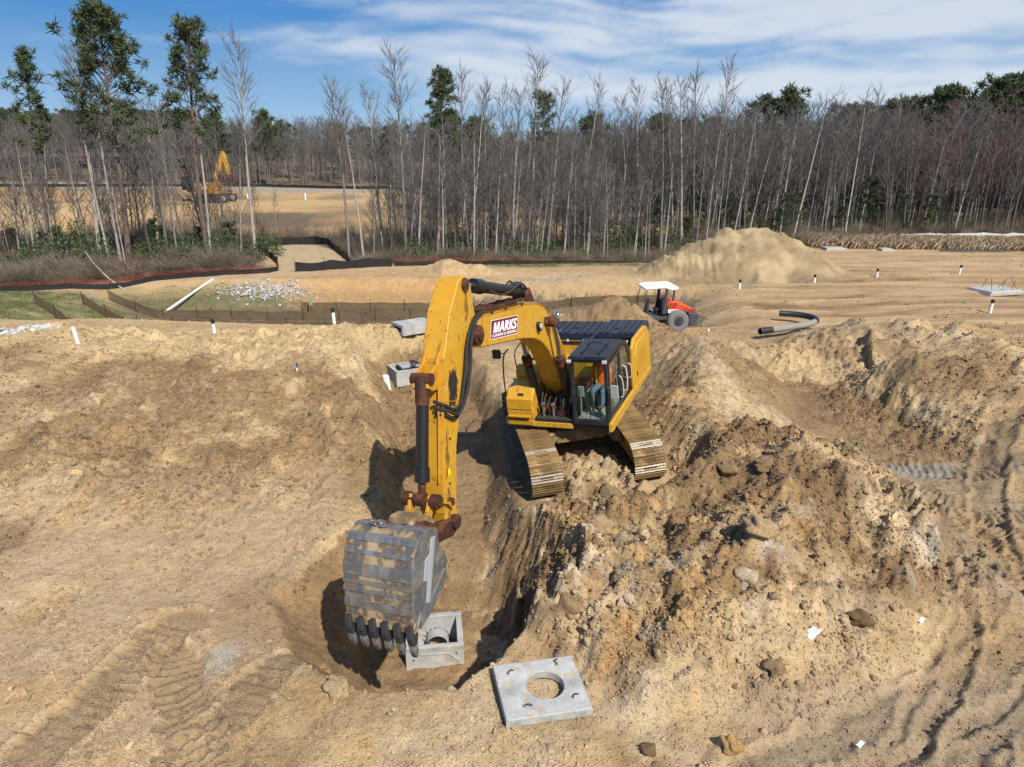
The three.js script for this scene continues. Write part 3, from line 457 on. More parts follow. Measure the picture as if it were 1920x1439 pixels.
{ // boom, stick, cylinders
  const boomO = [[5.62, 5.05], [5.6, 5.28], [5.42, 5.4], [4.25, 5.22], ...curve2([[3.4, 5.07], [2.8, 4.98], [2.3, 4.86], [1.8, 4.68], [1.4, 4.4], [1.05, 4.02], [0.75, 3.5], [0.35, 2.85], [0.02, 2.3]], 18), [-0.04, 2.05], [0.06, 1.8], [0.28, 1.74], [0.52, 1.86], ...curve2([[0.92, 2.35], [1.2, 2.95], [1.62, 3.5], [2.1, 3.86], [2.6, 4.08], [3.3, 4.29]], 12), [5.22, 4.74], [5.5, 4.84]];
  const bm = top_('boom', prof(boomO, -0.07, 0.47, 0.02), M.yellow);
  part('flange', [prof(boomO.slice(2, 24).map(([x, y]) => [x, y + 0.0]).concat(boomO.slice(2, 24).reverse().map(([x, y]) => [x - 0.018, y - 0.03])), -0.085, 0.485, 0.004)], M.yellowOld, bm);
  // lettering on the flank
  const cv = document.createElement('canvas'); cv.width = 1024; cv.height = 420; const c = cv.getContext('2d');
  c.fillStyle = '#ffffff'; c.fillRect(0, 0, 1024, 420); c.fillStyle = '#6d1a2e'; c.fillRect(10, 10, 1004, 400);
  c.fillStyle = '#ffffff'; c.textAlign = 'center'; c.save(); c.translate(512, 285); c.transform(1, 0, -0.12, 1, 0, 0); c.scale(1.0, 1.15); c.font = 'bold 262px sans-serif'; c.lineWidth = 10; c.strokeStyle = '#ffffff';
  const mw = c.measureText('MARKS').width; c.scale(900 / mw, 1); c.fillText('MARKS', 12, 0); c.strokeText('MARKS', 12, 0); c.restore();
  c.save(); c.font = 'bold 86px sans-serif'; const tw = c.measureText('CLEARING & GRADING').width; c.translate(512, 378); c.scale(930 / tw, 1); c.fillText('CLEARING & GRADING', 0, 0); c.restore();
  const dt = new THREE.CanvasTexture(cv); dt.colorSpace = THREE.SRGBColorSpace;
  const dg = new THREE.BufferGeometry(), zf = -0.074; dg.setAttribute('position', new THREE.Float32BufferAttribute([4.80, 4.76, zf, 3.40, 4.46, zf, 3.28, 4.85, zf, 4.66, 5.13, zf], 3)); dg.setAttribute('uv', new THREE.Float32BufferAttribute([0, 0, 1, 0, 1, 1, 0, 1], 2)); dg.setIndex([0, 2, 1, 0, 3, 2]); dg.computeVertexNormals();
  part('decal', dg, new THREE.MeshStandardMaterial({ map: dt, roughness: 0.5, side: THREE.DoubleSide }), bm, 'maroon and white company lettering');
  part('lamp', [disc(2.18, 4.27, -0.17, -0.07, 0.09, 16), box(2.1, 2.26, 4.13, 4.19, -0.16, -0.07)], M.black, bm); part('lamp_lens', disc(2.2, 4.27, -0.185, -0.17, 0.072, 16), M.lampGlass, bm);
  for (const [x0, y0, x1, y1] of [[5.02, 4.72, 5.08, 5.3], [2.86, 4.2, 2.66, 4.9], [1.28, 3.05, 0.86, 3.6]]) part('weld_seam', tubeP([[x0, y0, -0.07], [(x0 + x1) / 2, (y0 + y1) / 2, -0.071], [x1, y1, -0.07]], 0.009, 5, 8), M.yellowOld, bm);
  for (const x of [4.6, 3.9, 3.0]) part('hose_guide', box(x - 0.06, x + 0.06, 4.98 + (x - 2.9) * 0.165, 5.02 + (x - 2.9) * 0.165, -0.1, -0.06, 0.005), M.rust, bm);
  for (const z of [0.0, 0.14, 0.3, 0.42]) part('pipe', tubeP([[5.2, 5.5, z], [4.25, 5.3, z], [3.2, 5.13, z], [2.5, 5.02, z]], 0.022, 6), M.rust, bm);
  for (const x of [4.9, 4.1, 3.2]) part('pipe_clamp', box(x - 0.04, x + 0.04, 5.02 + (x - 2.8) * 0.165, 5.1 + (x - 2.8) * 0.165, -0.05, 0.46), M.rust, bm);
  part('pin_boss', [disc(1.62, 4.2, -0.34, 0.74, 0.12, 18), disc(0.25, 1.98, -0.16, 0.56, 0.15, 18)], M.rust, bm);
  part('nose_pin', [disc(5.42, 5.06, -0.16, 0.56, 0.2, 22), disc(5.42, 5.06, -0.2, 0.6, 0.11, 16)], M.rust, bm);
  part('bracket', [prof([[1.95, 4.8], [2.5, 4.95], [2.38, 5.18], [2.18, 5.2]], 0.02, 0.07), prof([[1.95, 4.8], [2.5, 4.95], [2.38, 5.18], [2.18, 5.2]], 0.33, 0.38)], M.rust, bm);
  for (const z of [-0.26, 0.66]) {
    const cy = top_('boom_cylinder', [rod([0.82, 1.5, z], [1.31, 3.08, z], 0.115, 0.115, 18)], M.tube);
    part('rod', rod([1.3, 3.05, z], [1.6, 4.12, z], 0.055, 0.055, 14), M.chrome, cy); part('gland', rod([1.27, 2.95, z], [1.34, 3.17, z], 0.13, 0.13, 18), M.rust, cy);
    part('rod_eye', disc(1.62, 4.2, z - 0.07, z + 0.07, 0.13, 18), M.rust, cy); part('line', tubeP([[0.9, 1.8, z - 0.12], [1.14, 2.5, z - 0.14], [1.3, 2.95, z - 0.12]], 0.02, 6), M.tube, cy);
  }
  const sc = top_('stick_cylinder', rod([2.3, 5.12, 0.2], [4.55, 5.82, 0.2], 0.125, 0.125, 18), M.tube);
  part('gland', [rod([4.42, 5.78, 0.2], [4.75, 5.885, 0.2], 0.16, 0.15, 18), rod([2.22, 5.1, 0.2], [2.5, 5.18, 0.2], 0.15, 0.15, 16)], M.tube, sc); part('rod', rod([4.7, 5.87, 0.2], [5.5, 6.1, 0.2], 0.062, 0.062, 14), M.chrome, sc);
  part('hose', [tubeP([[2.3, 5.2, 0.05], [2.7, 5.42, 0.02], [3.2, 5.38, 0.06], [3.6, 5.4, 0.08], [4.3, 5.66, 0.08]], 0.025, 6), tubeP([[2.2, 5.1, 0.36], [2.4, 5.4, 0.4], [2.9, 5.36, 0.36]], 0.025, 6), box(2.5, 2.75, 5.28, 5.42, 0.08, 0.3)], M.grime, sc);
  const stO = [[5.3, 6.02], [5.4, 6.22], [5.58, 6.28], [5.78, 6.22], [6.0, 6.0], [6.25, 5.78], [6.72, 5.02], [6.92, 4.5], [7.12, 3.9], [7.4, 3.05], [7.54, 2.3], [7.5, 1.94], [7.3, 1.82], [7.1, 1.92], [7.02, 2.3], [6.74, 3.26], [6.34, 4.04], [5.86, 4.66], [5.55, 4.78], [5.3, 4.86], [5.22, 5.1], [5.28, 5.5]];
  const st = top_('stick', prof(stO, -0.04, 0.44, 0.018), M.yellow);
  part('front_rib', [prof([[6.86, 4.62], [6.98, 4.62], [7.5, 2.9], [7.42, 2.86]], 0.0, 0.02, 0.004), prof([[6.86, 4.62], [6.98, 4.62], [7.5, 2.9], [7.42, 2.86]], 0.38, 0.4, 0.004)], M.yellowOld, st);
  part('bracket', [0.03, 0.31].map((z) => prof([[6.55, 5.32], [6.86, 4.98], [7.22, 4.86], [7.3, 4.68], [7.14, 4.56], [6.9, 4.52]], z, z + 0.06, 0.01)), M.yellowOld, st);
  for (const [x0, y0, x1, y1] of [[5.34, 5.86, 6.28, 5.72], [6.36, 4.06, 6.98, 4.3], [6.86, 3.02, 7.36, 3.12]]) part('weld_seam', tubeP([[x0, y0, -0.04], [(x0 + x1) / 2, (y0 + y1) / 2, -0.041], [x1, y1, -0.04]], 0.009, 5, 8), M.yellowOld, st);
  part('edge_plate', prof([[6.74, 5.04], [6.94, 4.5], [7.14, 3.9], [7.42, 3.05], [7.55, 2.3], [7.52, 2.3], [7.39, 3.04], [7.11, 3.89], [6.91, 4.49], [6.71, 5.03]], -0.06, 0.46, 0.004), M.yellowOld, st);
  part('warning_sticker', box(7.1, 7.18, 2.9, 3.02, -0.0445, -0.04, 0.001), std([.75, .68, .02], 0.5), st); part('grease_fitting', disc(6.95, 3.55, -0.07, -0.04, 0.02, 8), M.rust, st); part('grease_fitting', disc(7.2, 2.75, -0.07, -0.04, 0.02, 8), M.rust, st);
  part('end_boss', [disc(5.56, 6.1, -0.08, 0.48, 0.13, 18)], M.rust, st);
  part('pin', [disc(7.3, 2.0, -0.16, 0.56, 0.14, 18), disc(7.3, 2.42, -0.12, 0.52, 0.08, 14)], M.rust, st);
  // grease blown over the flank near the hoses
  const gt = tex(256, (u, v) => ss(0.05, 0.5, 1.1 - Math.hypot((u - 0.5) / 0.38, (v - 0.46) / 0.42) + 0.75 * pfbm(u, v, 6, 5, 0.65)), false);
  const gg = new THREE.BufferGeometry(); gg.setAttribute('position', new THREE.Float32BufferAttribute([6.0, 4.85, -0.0435, 6.5, 3.9, -0.0435, 6.98, 4.1, -0.0435, 6.5, 5.1, -0.0435], 3)); gg.setAttribute('uv', new THREE.Float32BufferAttribute([0, 1, 0, 0, 1, 0, 1, 1], 2)); gg.setIndex([0, 3, 1, 1, 3, 2]); gg.computeVertexNormals();
  const rt = tex(256, (u, v) => ss(0.1, 0.6, 0.9 - Math.abs(u - 0.5) * 1.6 - Math.abs(v - 0.5) * 1.1 + 0.9 * vnoise(u * 18, v * 3, 18, 3) * 0.6 + 0.5 * pfbm(u, v, 8, 4)) * 0.85, false), rm = new THREE.MeshStandardMaterial({ color: lin(.13, .058, .022), roughness: 0.8, alphaMap: rt, transparent: true, side: THREE.DoubleSide });
  for (const [x, y, w, hh] of [[6.62, 4.4, 0.3, 0.7], [7.12, 3.3, 0.16, 0.9], [7.3, 2.4, 0.24, 0.6], [5.6, 5.7, 0.2, 0.6]]) { const q = new THREE.PlaneGeometry(w, hh).rotateZ(0.3).translate(x, y, -0.0428); part('rust_streak', q, rm, st, 'rust streak'); }
  part('grease_stain', gg, new THREE.MeshStandardMaterial({ color: lin(.022, .018, .013), roughness: 0.6, alphaMap: gt, transparent: true, side: THREE.DoubleSide }), st, 'black grease smeared on the flank');
  for (const [i, z] of [[0, -0.1], [1, -0.14], [2, -0.08]]) top_('stick_hose', tubeP([[5.0, 5.42, z + 0.05], [5.45, 5.38, z], [5.78 + 0.05 * i, 5.05, z - 0.03], [5.98 + 0.07 * i, 4.6, z - 0.04], [6.28 + 0.08 * i, 4.18 - 0.05 * i, z - 0.03], [6.66, 4.02 - 0.09 * i, z], [6.98, 4.22 - 0.1 * i, z + 0.02], [7.14, 4.36 - 0.12 * i, 0.06]], 0.034, 7, 44), M.rubber);
  const bc = top_('bucket_cylinder', rod([7.25, 4.5, 0.2], [7.68, 3.15, 0.2], 0.115, 0.115, 18), M.tube);
  part('head', [rod([7.16, 4.82, 0.2], [7.3, 4.36, 0.2], 0.135, 0.13, 18), disc(7.17, 4.8, 0.0, 0.4, 0.11, 16)], M.rust, bc); part('gland', rod([7.64, 3.28, 0.2], [7.72, 3.04, 0.2], 0.14, 0.14, 18), M.tube, bc); part('rod', rod([7.7, 3.08, 0.2], [7.82, 2.75, 0.2], 0.07, 0.07, 14), M.rust, bc);
  const lk = top_('bucket_linkage', [disc(7.84, 2.74, -0.2, 0.6, 0.085, 16), disc(7.84, 2.74, -0.16, -0.02, 0.13, 18), disc(7.84, 2.74, 0.42, 0.56, 0.13, 18), disc(7.84, 2.74, 0.1, 0.3, 0.12, 18)], M.rust);
  for (const z of [-0.12, 0.46]) part('idler_link', prof([[7.76, 2.68], [7.92, 2.8], [7.44, 2.44], [7.34, 2.3], [7.22, 2.38]].map(([x, y]) => [x, y]), z, z + 0.06, 0.008), M.yellowOld, lk);
  for (const z of [-0.02, 0.36]) part('power_link', prof([[7.74, 2.72], [7.86, 2.86], [7.96, 2.7], [8.24, 2.34], [8.16, 2.2], [8.04, 2.26]], z, z + 0.07, 0.01), M.yellowOld, lk);
  const cp = top_('coupler', [prof([[7.14, 2.0], [7.24, 1.8], [7.42, 1.76], [8.3, 2.06], [8.66, 2.34], [8.72, 2.56], [8.5, 2.72], [8.26, 2.6], [7.96, 2.36], [7.5, 2.16]], -0.1, 0.02, 0.02), prof([[7.14, 2.0], [7.24, 1.8], [7.42, 1.76], [8.3, 2.06], [8.66, 2.34], [8.72, 2.56], [8.5, 2.72], [8.26, 2.6], [7.96, 2.36], [7.5, 2.16]], 0.38, 0.5, 0.02), prof([[7.9, 2.0], [8.5, 2.24], [8.58, 2.52], [8.36, 2.58], [8.0, 2.34]], -0.1, 0.5, 0.03)], M.rust);
  part('mud', prof([[7.86, 2.34], [8.1, 2.3], [8.62, 2.5], [8.7, 2.66], [8.52, 2.8], [8.26, 2.74], [7.98, 2.52]], -0.06, 0.46, 0.04), M.mudCake, cp, 'caked mud');
}
{ // bucket: open toward the machine, ribbed back toward the pit rim
  const arc = curve2([[8.5, 2.66], [8.72, 2.78], [8.95, 2.83], [9.16, 2.76], [9.36, 2.52], [9.48, 2.2], [9.56, 1.85], [9.62, 1.46]], 30, true);
  const nrm = arc.map((p, i) => { const a = arc[Math.max(0, i - 1)], b = arc[Math.min(30, i + 1)], L = Math.hypot(b[0] - a[0], b[1] - a[1]); return [(b[1] - a[1]) / -L, (b[0] - a[0]) / L]; });
  const off = (k) => arc.map((p, i) => [p[0] + nrm[i][0] * k, p[1] + nrm[i][1] * k]);
  const z0 = -0.45, z1 = 0.85;
  const bk = top_('bucket', prof([...arc, ...off(-0.04).reverse()], z0, z1, 0.004), M.steel);
  const sideP = [...off(-0.005), [9.5, 1.4], [9.1, 1.44], [8.5, 1.7], [8.36, 1.9], [8.38, 2.12], [8.52, 2.3]];
  for (const z of [z0 - 0.012, z1 - 0.035]) part('side_plate', prof(sideP, z, z + 0.047, 0.006), M.steel, bk);
  const ws = (i0, i1, k0, k1, za, zb) => prof([...off(k1).slice(i0, i1 + 1), ...off(k0).slice(i0, i1 + 1).reverse()], za, zb, 0.004);
  let n = 0; for (const [a, b] of [[5, 7], [9, 11], [13, 14], [16, 19], [20, 21], [22, 23], [25, 27]]) part('wear_strip', ws(a, b, -0.001, 0.02, z0 - 0.012, z1 + 0.014), M.steel, bk);
  for (const [a, b, u, v] of [[3, 5, .0, .5], [7, 9, 0, 1], [11, 13, 0, 1], [14, 16, 0, 1], [19, 20, .15, .98], [21, 22, .3, 1], [23, 25, .4, 1], [27, 30, 0, 1]]) part('packed_mud', ws(a, b, -0.001, 0.007 + 0.004 * (n++ % 2), lerp(z0, z1, 1 - v), lerp(z0, z1, 1 - u)), M.mudStrip, bk, 'tan mud packed between the wear strips');
  part('lip', prof([[9.56, 1.56], [9.66, 1.5], [9.67, 1.4], [9.6, 1.38], [9.5, 1.42]], z0 - 0.02, z1 + 0.02, 0.006), M.mudCake, bk);
  for (let i = 0; i < 6; i++) {
    const z = lerp(z0 + 0.06, z1 - 0.06, i / 5);
    const t = part('tooth', [prof([[9.52, 1.5], [9.7, 1.54], [9.74, 1.34], [9.71, 1.16], [9.6, 1.16], [9.53, 1.3]], z - 0.065, z + 0.065, 0.02)], M.darkGrey, bk);
    part('tip', [prof([[9.585, 1.18], [9.725, 1.18], [9.72, 1.05], [9.68, 0.93], [9.64, 0.93], [9.59, 1.04]], z - 0.055, z + 0.055, 0.015)], M.steel, t);
  }
  for (const z of [z0 - 0.03, z1 + 0.01]) { part('side_cutter', prof([[9.58, 1.45], [9.48, 1.36], [9.06, 1.41], [8.46, 1.66], [8.5, 1.86], [9.1, 1.6], [9.4, 1.62]], z, z + 0.03, 0.008), M.steel, bk); part('side_rib', [prof([[8.62, 2.58], [8.74, 2.62], [9.2, 1.66], [9.1, 1.6]], z, z + 0.026, 0.006), prof([[8.78, 2.4], [9.02, 2.36], [9.16, 2.06], [9.02, 1.92], [8.84, 2.1]], z + 0.004, z + 0.024, 0.006)], M.panelGrey, bk); }
  part('ear', [0.02, 0.34].map((z) => prof([[8.38, 2.2], [8.3, 2.44], [8.44, 2.64], [8.72, 2.8], [8.9, 2.8], [8.8, 2.5]], z, z + 0.05, 0.01)), M.rust, bk);
  part('chain', [0, 1, 2, 3, 4, 5].map((i) => new THREE.TorusGeometry(0.045, 0.014, 6, 10).rotateX(i % 2 ? 1.5 : 0.2).rotateY(i * 0.7).translate(8.86 + 0.05 * (i % 3), 2.86 + 0.03 * (i % 2), 0.56 - i * 0.055)), M.steel, bk);
}
{ // cab
  const zi = -0.477, zo = -1.45, k = 0.035;
  const cab = top_('cab', [
    box(-1.0, 1.34, 1.4, 1.47, zo + 0.02, zi - 0.02),                                                                      // floor
    box(1.28, 1.37, 1.36, 1.5, zo, zi), box(1.2, 1.3, 3.04, 3.12, zo, zi),                                                 // front sills
    prof([[1.37, 1.4], [1.29, 3.1], [1.2, 3.1], [1.27, 1.4]], zi - 0.09, zi, 0.01), prof([[1.37, 1.4], [1.29, 3.1], [1.2, 3.1], [1.27, 1.4]], zo, zo + 0.09, 0.01),   // A posts
    prof([[0.06, 1.42], [0.12, 3.12], [0.0, 3.12], [-0.06, 1.42]], zo, zo + 0.08, 0.01),                                    // B post
    prof([[-0.92, 1.44], [-1.06, 1.6], [-1.02, 2.62], [-0.72, 2.98], [-0.25, 3.12], [-0.22, 3.02], [-0.62, 2.88], [-0.88, 2.56], [-0.92, 1.66]], zo, zo + 0.08, 0.01),
    prof([[1.27, 1.44], [1.27, 1.9], [-0.2, 1.9], [-0.9, 2.5], [-1.0, 2.6], [-1.04, 1.6], [-0.95, 1.44]], zi - 0.05, zi, 0.01),
    box(-0.95, 1.25, 3.0, 3.08, zi - 0.06, zi), box(-0.3, 1.25, 3.03, 3.11, zo, zo + 0.07),
    box(-1.02, -0.96, 1.44, 2.62, zo + 0.08, zi - 0.05), prof([[-1.0, 2.6], [-0.72, 2.96], [-0.24, 3.1], [-0.2, 3.02], [-0.68, 2.88], [-0.94, 2.56]], zo + 0.08, zi - 0.05, 0.01),
  ], M.black, 'black steel cab frame');
  const roof = part('roof', [prof([[1.36, 3.06], [1.38, 3.15], [1.3, 3.2], [-0.1, 3.22], [-0.24, 3.17], [-0.26, 3.07]], zo - 0.02, zi + 0.02, 0.025)], M.hood, cab);
  for (const z of [-1.18, -0.74]) part('roof_rail', box(-0.08, 1.1, 3.21, 3.235, z - 0.03, z + 0.03), M.hood, roof);
  part('grab_handle', tubeP([[0.5, 3.2, -1.28], [0.54, 3.3, -1.2], [0.54, 3.3, -0.8], [0.5, 3.2, -0.72]], 0.014, 6), M.black, roof);
  for (const z of [-0.5, -1.42]) part('work_lamp', [box(1.35, 1.43, 3.05, 3.14, z - 0.06, z + 0.06, 0.02)], M.lampGlass, roof);
  part('windshield', prof([[1.31, 1.52], [1.245, 3.03], [1.252, 3.03], [1.317, 1.52]], zo + 0.085, zi - 0.085, 0), M.glass, cab);
  const door = part('door', [prof([[1.2, 1.47], [1.24, 1.5], [1.17, 3.0], [0.15, 3.0], [0.1, 1.47]], zo - 0.012, zo + 0.03, 0.006, [[[1.14, 1.6], [1.1, 2.92], [0.21, 2.92], [0.17, 1.6]].reverse()]), box(0.15, 1.16, 1.98, 2.02, zo, zo + 0.03)], M.black, cab);
  part('door_window', prof([[1.13, 1.61], [1.09, 2.91], [0.22, 2.91], [0.18, 1.61]], zo + 0.008, zo + 0.014, 0), M.glass, door);
  part('door_handle', [tubeP([[0.22, 1.7, zo - 0.02], [0.22, 1.72, zo - 0.08], [0.3, 2.3, zo - 0.08], [0.3, 2.34, zo - 0.02]], 0.014, 6)], M.signal, door);
  part('rear_window', prof([[-0.02, 1.52], [0.02, 2.98], [-0.3, 2.98], [-0.66, 2.84], [-0.88, 2.56], [-0.9, 1.7], [-0.8, 1.52]], zo + 0.02, zo + 0.026, 0), M.glass, cab);
  part('side_window', prof([[1.2, 1.92], [1.18, 2.99], [-0.3, 2.99], [-0.66, 2.84], [-0.86, 2.54], [-0.18, 1.92]], zi - 0.03, zi - 0.024, 0), M.glass, cab);
  part('grab_bar', [tubeP([[-0.12, 1.75, zo - 0.01], [-0.12, 1.78, zo - 0.09], [-0.1, 2.45, zo - 0.09], [-0.1, 2.48, zo - 0.01]], 0.016, 6), tubeP([[-0.72, 1.9, zo - 0.01], [-0.72, 1.92, zo - 0.08], [-0.7, 2.3, zo - 0.08], [-0.7, 2.32, zo - 0.01]], 0.012, 6)], M.signal, cab);
  part('wiper', [rod([1.36, 1.54, -0.95], [1.3, 2.7, -1.02], 0.012), box(1.31, 1.33, 2.0, 2.72, -1.045, -1.025)], M.black, cab);
  part('side_mirror', [tubeP([[1.33, 2.4, zo], [1.42, 2.42, zo - 0.12], [1.44, 2.42, zo - 0.18]], 0.012, 6), box(1.42, 1.47, 2.16, 2.52, zo - 0.3, zo - 0.1, 0.02)], M.panelGrey, cab);
  part('monitor', [box(0.98, 1.03, 1.98, 2.28, -0.72, -0.55, 0.02), rod([1.0, 1.47, -0.6], [1.0, 2.0, -0.62], 0.02)], M.panelGrey, cab);
  part('pedal', [box(0.92, 1.02, 1.48, 1.54, -0.98, -0.9), box(0.92, 1.02, 1.48, 1.54, -1.1, -1.02), rod([0.96, 1.5, -0.94], [0.86, 1.98, -0.92], 0.012), rod([0.96, 1.5, -1.06], [0.86, 1.98, -1.06], 0.012)], M.panelGrey, cab);
  part('floor_mat', box(0.0, 1.25, 1.468, 1.482, zo + 0.1, zi - 0.1, 0.003), M.concreteDark, cab);
  const seat = part('seat', [prof([[0.55, 1.72], [0.58, 1.86], [0.1, 1.84], [-0.12, 2.5], [-0.28, 2.48], [-0.1, 1.72]], -1.2, -0.7, 0.04), box(-0.2, 0.4, 1.47, 1.72, -1.12, -0.78)], M.seat, cab);
  part('headrest', prof([[-0.15, 2.52], [-0.14, 2.76], [-0.26, 2.76], [-0.27, 2.52]], -1.06, -0.86, 0.03), M.seat, seat);
  for (const z of [-1.34, -0.62]) { part('console', prof([[0.55, 1.5], [0.62, 1.95], [0.3, 2.02], [-0.2, 1.96], [-0.2, 1.5]], z - 0.07, z + 0.07, 0.03), M.panelGrey, cab); part('joystick', [rod([0.55, 1.95, z], [0.6, 2.12, z], 0.016), disc(0.61, 2.14, z - 0.03, z + 0.03, 0.035, 10)], M.seat, cab); }
}
// ------------------------------------------------------------------ the operator in the cab
{
  // a skeleton of tapered capsules blended into one skin; frame as the machine's
  const zc = -0.95, J = [
    // a, b, ra, rb, colour
    [[0.1, 1.98, zc - .08], [0.1, 1.98, zc + .08], .13, .13, 'jean'], [[0.08, 2.02, zc], [0.04, 2.42, zc], .15, .165, 'shirt'], [[0.05, 2.44, zc - .13], [0.05, 2.44, zc + .13], .09, .09, 'shirt'], [[0.05, 2.5, zc], [0.06, 2.6, zc], .06, .055, 'skin'],
    ...[-1, 1].flatMap((s) => [
      [[0.06, 2.43, zc + s * .2], [0.24, 2.16, zc + s * .27], .065, .052, 'shirt'], [[0.24, 2.16, zc + s * .27], [0.5, 2.12, zc + s * .31], .052, .042, 'shirt'],
      [[0.14, 1.96, zc + s * .1], [0.6, 1.98, zc + s * .15], .095, .07, 'jean'], [[0.6, 1.98, zc + s * .15], [0.74, 1.58, zc + s * .15], .07, .05, 'jean'], [[0.74, 1.6, zc + s * .15], [0.75, 1.52, zc + s * .15], .056, .058, 'boot'], [[0.74, 1.52, zc + s * .15], [0.94, 1.51, zc + s * .17], .05, .042, 'boot'],
    ]),
  ];
  const head = [[[0.07, 2.66, zc], [0.075, 2.74, zc], .088, .094, 'skin'], [[0.1, 2.63, zc], [0.13, 2.64, zc], .062, .05, 'skin'], [[0.165, 2.68, zc], [0.185, 2.66, zc], .014, .017, 'skin'], [[0.07, 2.68, zc - .095], [0.06, 2.7, zc - .098], .018, .02, 'skin'], [[0.07, 2.68, zc + .095], [0.06, 2.7, zc + .098], .018, .02, 'skin'], [[0.05, 2.53, zc], [0.07, 2.66, zc], .056, .06, 'skin'],
    [[0.15, 2.63, zc - .02], [0.15, 2.63, zc + .02], .012, .012, 'lip'], [[0.155, 2.705, zc - .035], [0.158, 2.705, zc - .035], .012, .012, 'eye'], [[0.155, 2.705, zc + .035], [0.158, 2.705, zc + .035], .012, .012, 'eye']];
  const hand = (s) => { const x = 0.56, y = 2.12, z = zc + s * .32, o = [[[0.47, 2.12, zc + s * .305], [x, y, z], .036, .034, 'skin'], [[x, y - .005, z - .02], [x, y - .005, z + .02], .026, .026, 'skin']]; for (let f = 0; f < 4; f++) { const zz = z - .028 + f * .019, L = [.034, .04, .037, .028][f]; o.push([[x + .02, y + .01, zz], [x + .02 + L, y + .012, zz], .0095, .009, 'skin'], [[x + .02 + L, y + .012, zz], [x + .028 + L, y - .02, zz], .009, .008, 'skin'], [[x + .028 + L, y - .02, zz], [x + .012 + L, y - .038, zz], .008, .007, 'skin']); } o.push([[x - .005, y, z - s * .03], [x + .03, y + .015, z - s * .045], .011, .01, 'skin'], [[x + .03, y + .015, z - s * .045], [x + .058, y + .005, z - s * .036], .01, .008, 'skin']); return o; };
  const COL = { shirt: [.88, .13, .01], jean: [.13, .19, .29], boot: [.36, .28, .17], skin: [.42, .25, .17], lip: [.35, .14, .11], eye: [.03, .025, .02] };
  function skinMesh(bones, cell, blend) {
    const lo = V(1e9, 1e9, 1e9), hi = V(-1e9, -1e9, -1e9); for (const [a, b, ra, rb] of bones) for (const [p, r] of [[a, ra], [b, rb]]) { lo.min(V(p[0] - r, p[1] - r, p[2] - r)); hi.max(V(p[0] + r, p[1] + r, p[2] + r)); }
    const c = lo.clone().add(hi).multiplyScalar(0.5), half = Math.max(hi.x - lo.x, hi.y - lo.y, hi.z - lo.z) / 2 + 3 * cell, n = Math.ceil(2 * half / cell), mc = new MarchingCubes(n, new THREE.MeshBasicMaterial(), false, false, 60000);
    mc.isolation = 0; const B = bones.map(([a, b, ra, rb, col]) => ({ a: V(...a), d: V(...b).sub(V(...a)), ra, rb, col })), q = V();
    const field = (p, want) => { let s = 0, best = 1e9, bc = null; for (const o of B) { const L = o.d.lengthSq(), t = L ? clamp(q.copy(p).sub(o.a).dot(o.d) / L) : 0, dd = q.copy(p).sub(o.a).addScaledVector(o.d, -t).length() - lerp(o.ra, o.rb, t); s += Math.exp(-dd / blend); if (dd < best) { best = dd; bc = o.col; } } return want ? bc : -blend * Math.log(s); };
    const p = V(), h = n / 2; for (let z = 0; z < n; z++) for (let y = 0; y < n; y++) for (let x = 0; x < n; x++) { p.set(c.x + (x - h) / h * half, c.y + (y - h) / h * half, c.z + (z - h) / h * half); mc.field[x + y * n + z * n * n] = -field(p); }
    mc.update(); const N = mc.count, g = new THREE.BufferGeometry(), pos = new Float32Array(N * 3), col = new Float32Array(N * 3);
    for (let i = 0; i < N; i++) { p.set(c.x + mc.positionArray[i * 3] * half, c.y + mc.positionArray[i * 3 + 1] * half, c.z + mc.positionArray[i * 3 + 2] * half); pos.set([p.x, p.y, p.z], i * 3); col.set(COL[field(p, true)], i * 3); }
    g.setAttribute('position', new THREE.BufferAttribute(pos, 3)); g.setAttribute('color', new THREE.BufferAttribute(col, 3)); const w = mergeVertices(g, 1e-4); w.computeVertexNormals(); return w;
  }
  const body = mergeGeometries([skinMesh(J, 0.014, 0.014), skinMesh(head, 0.005, 0.008), skinMesh(hand(-1), 0.0035, 0.0025), skinMesh(hand(1), 0.0035, 0.0025)]);
  const who = new THREE.Group(); who.name = numbered('person'); scene.add(who); dig.updateMatrixWorld(true);
  const ry = new THREE.Matrix4().makeRotationY(YH); new THREE.Matrix4().multiplyMatrices(dig.matrixWorld, ry).decompose(who.position, who.quaternion, who.scale);
  tag(who, 'operator in orange hooded top and blue jeans sitting in the excavator cab', 'person');
  part('body', body, new THREE.MeshStandardMaterial({ vertexColors: true, roughness: 0.85 }), who);
  part('cap', [new THREE.SphereGeometry(0.108, 20, 10, 0, 6.3, 0, 1.45).translate(0.07, 2.735, zc), prof([[0.12, 2.745], [0.25, 2.73], [0.25, 2.74], [0.12, 2.765]], zc - 0.08, zc + 0.08, 0.004)], M.seat, who);
  part('reflective_strap', [0.12].flatMap((dz) => [tubeP([[0.24, 2.1, zc + dz], [0.232, 2.3, zc + dz], [0.15, 2.5, zc + dz], [0.03, 2.545, zc + dz], [-0.1, 2.46, zc + dz]], 0.022, 6)]), std([.62, .62, .10], 0.5), who);
  part('hood', tubeP([[0.16, 2.5, zc - 0.05], [0.06, 2.54, zc - 0.15], [-0.08, 2.56, zc - 0.08], [-0.08, 2.56, zc + 0.08], [0.06, 2.54, zc + 0.15], [0.16, 2.5, zc + 0.05]], 0.045, 8), std(COL.shirt, 0.9), who);
}

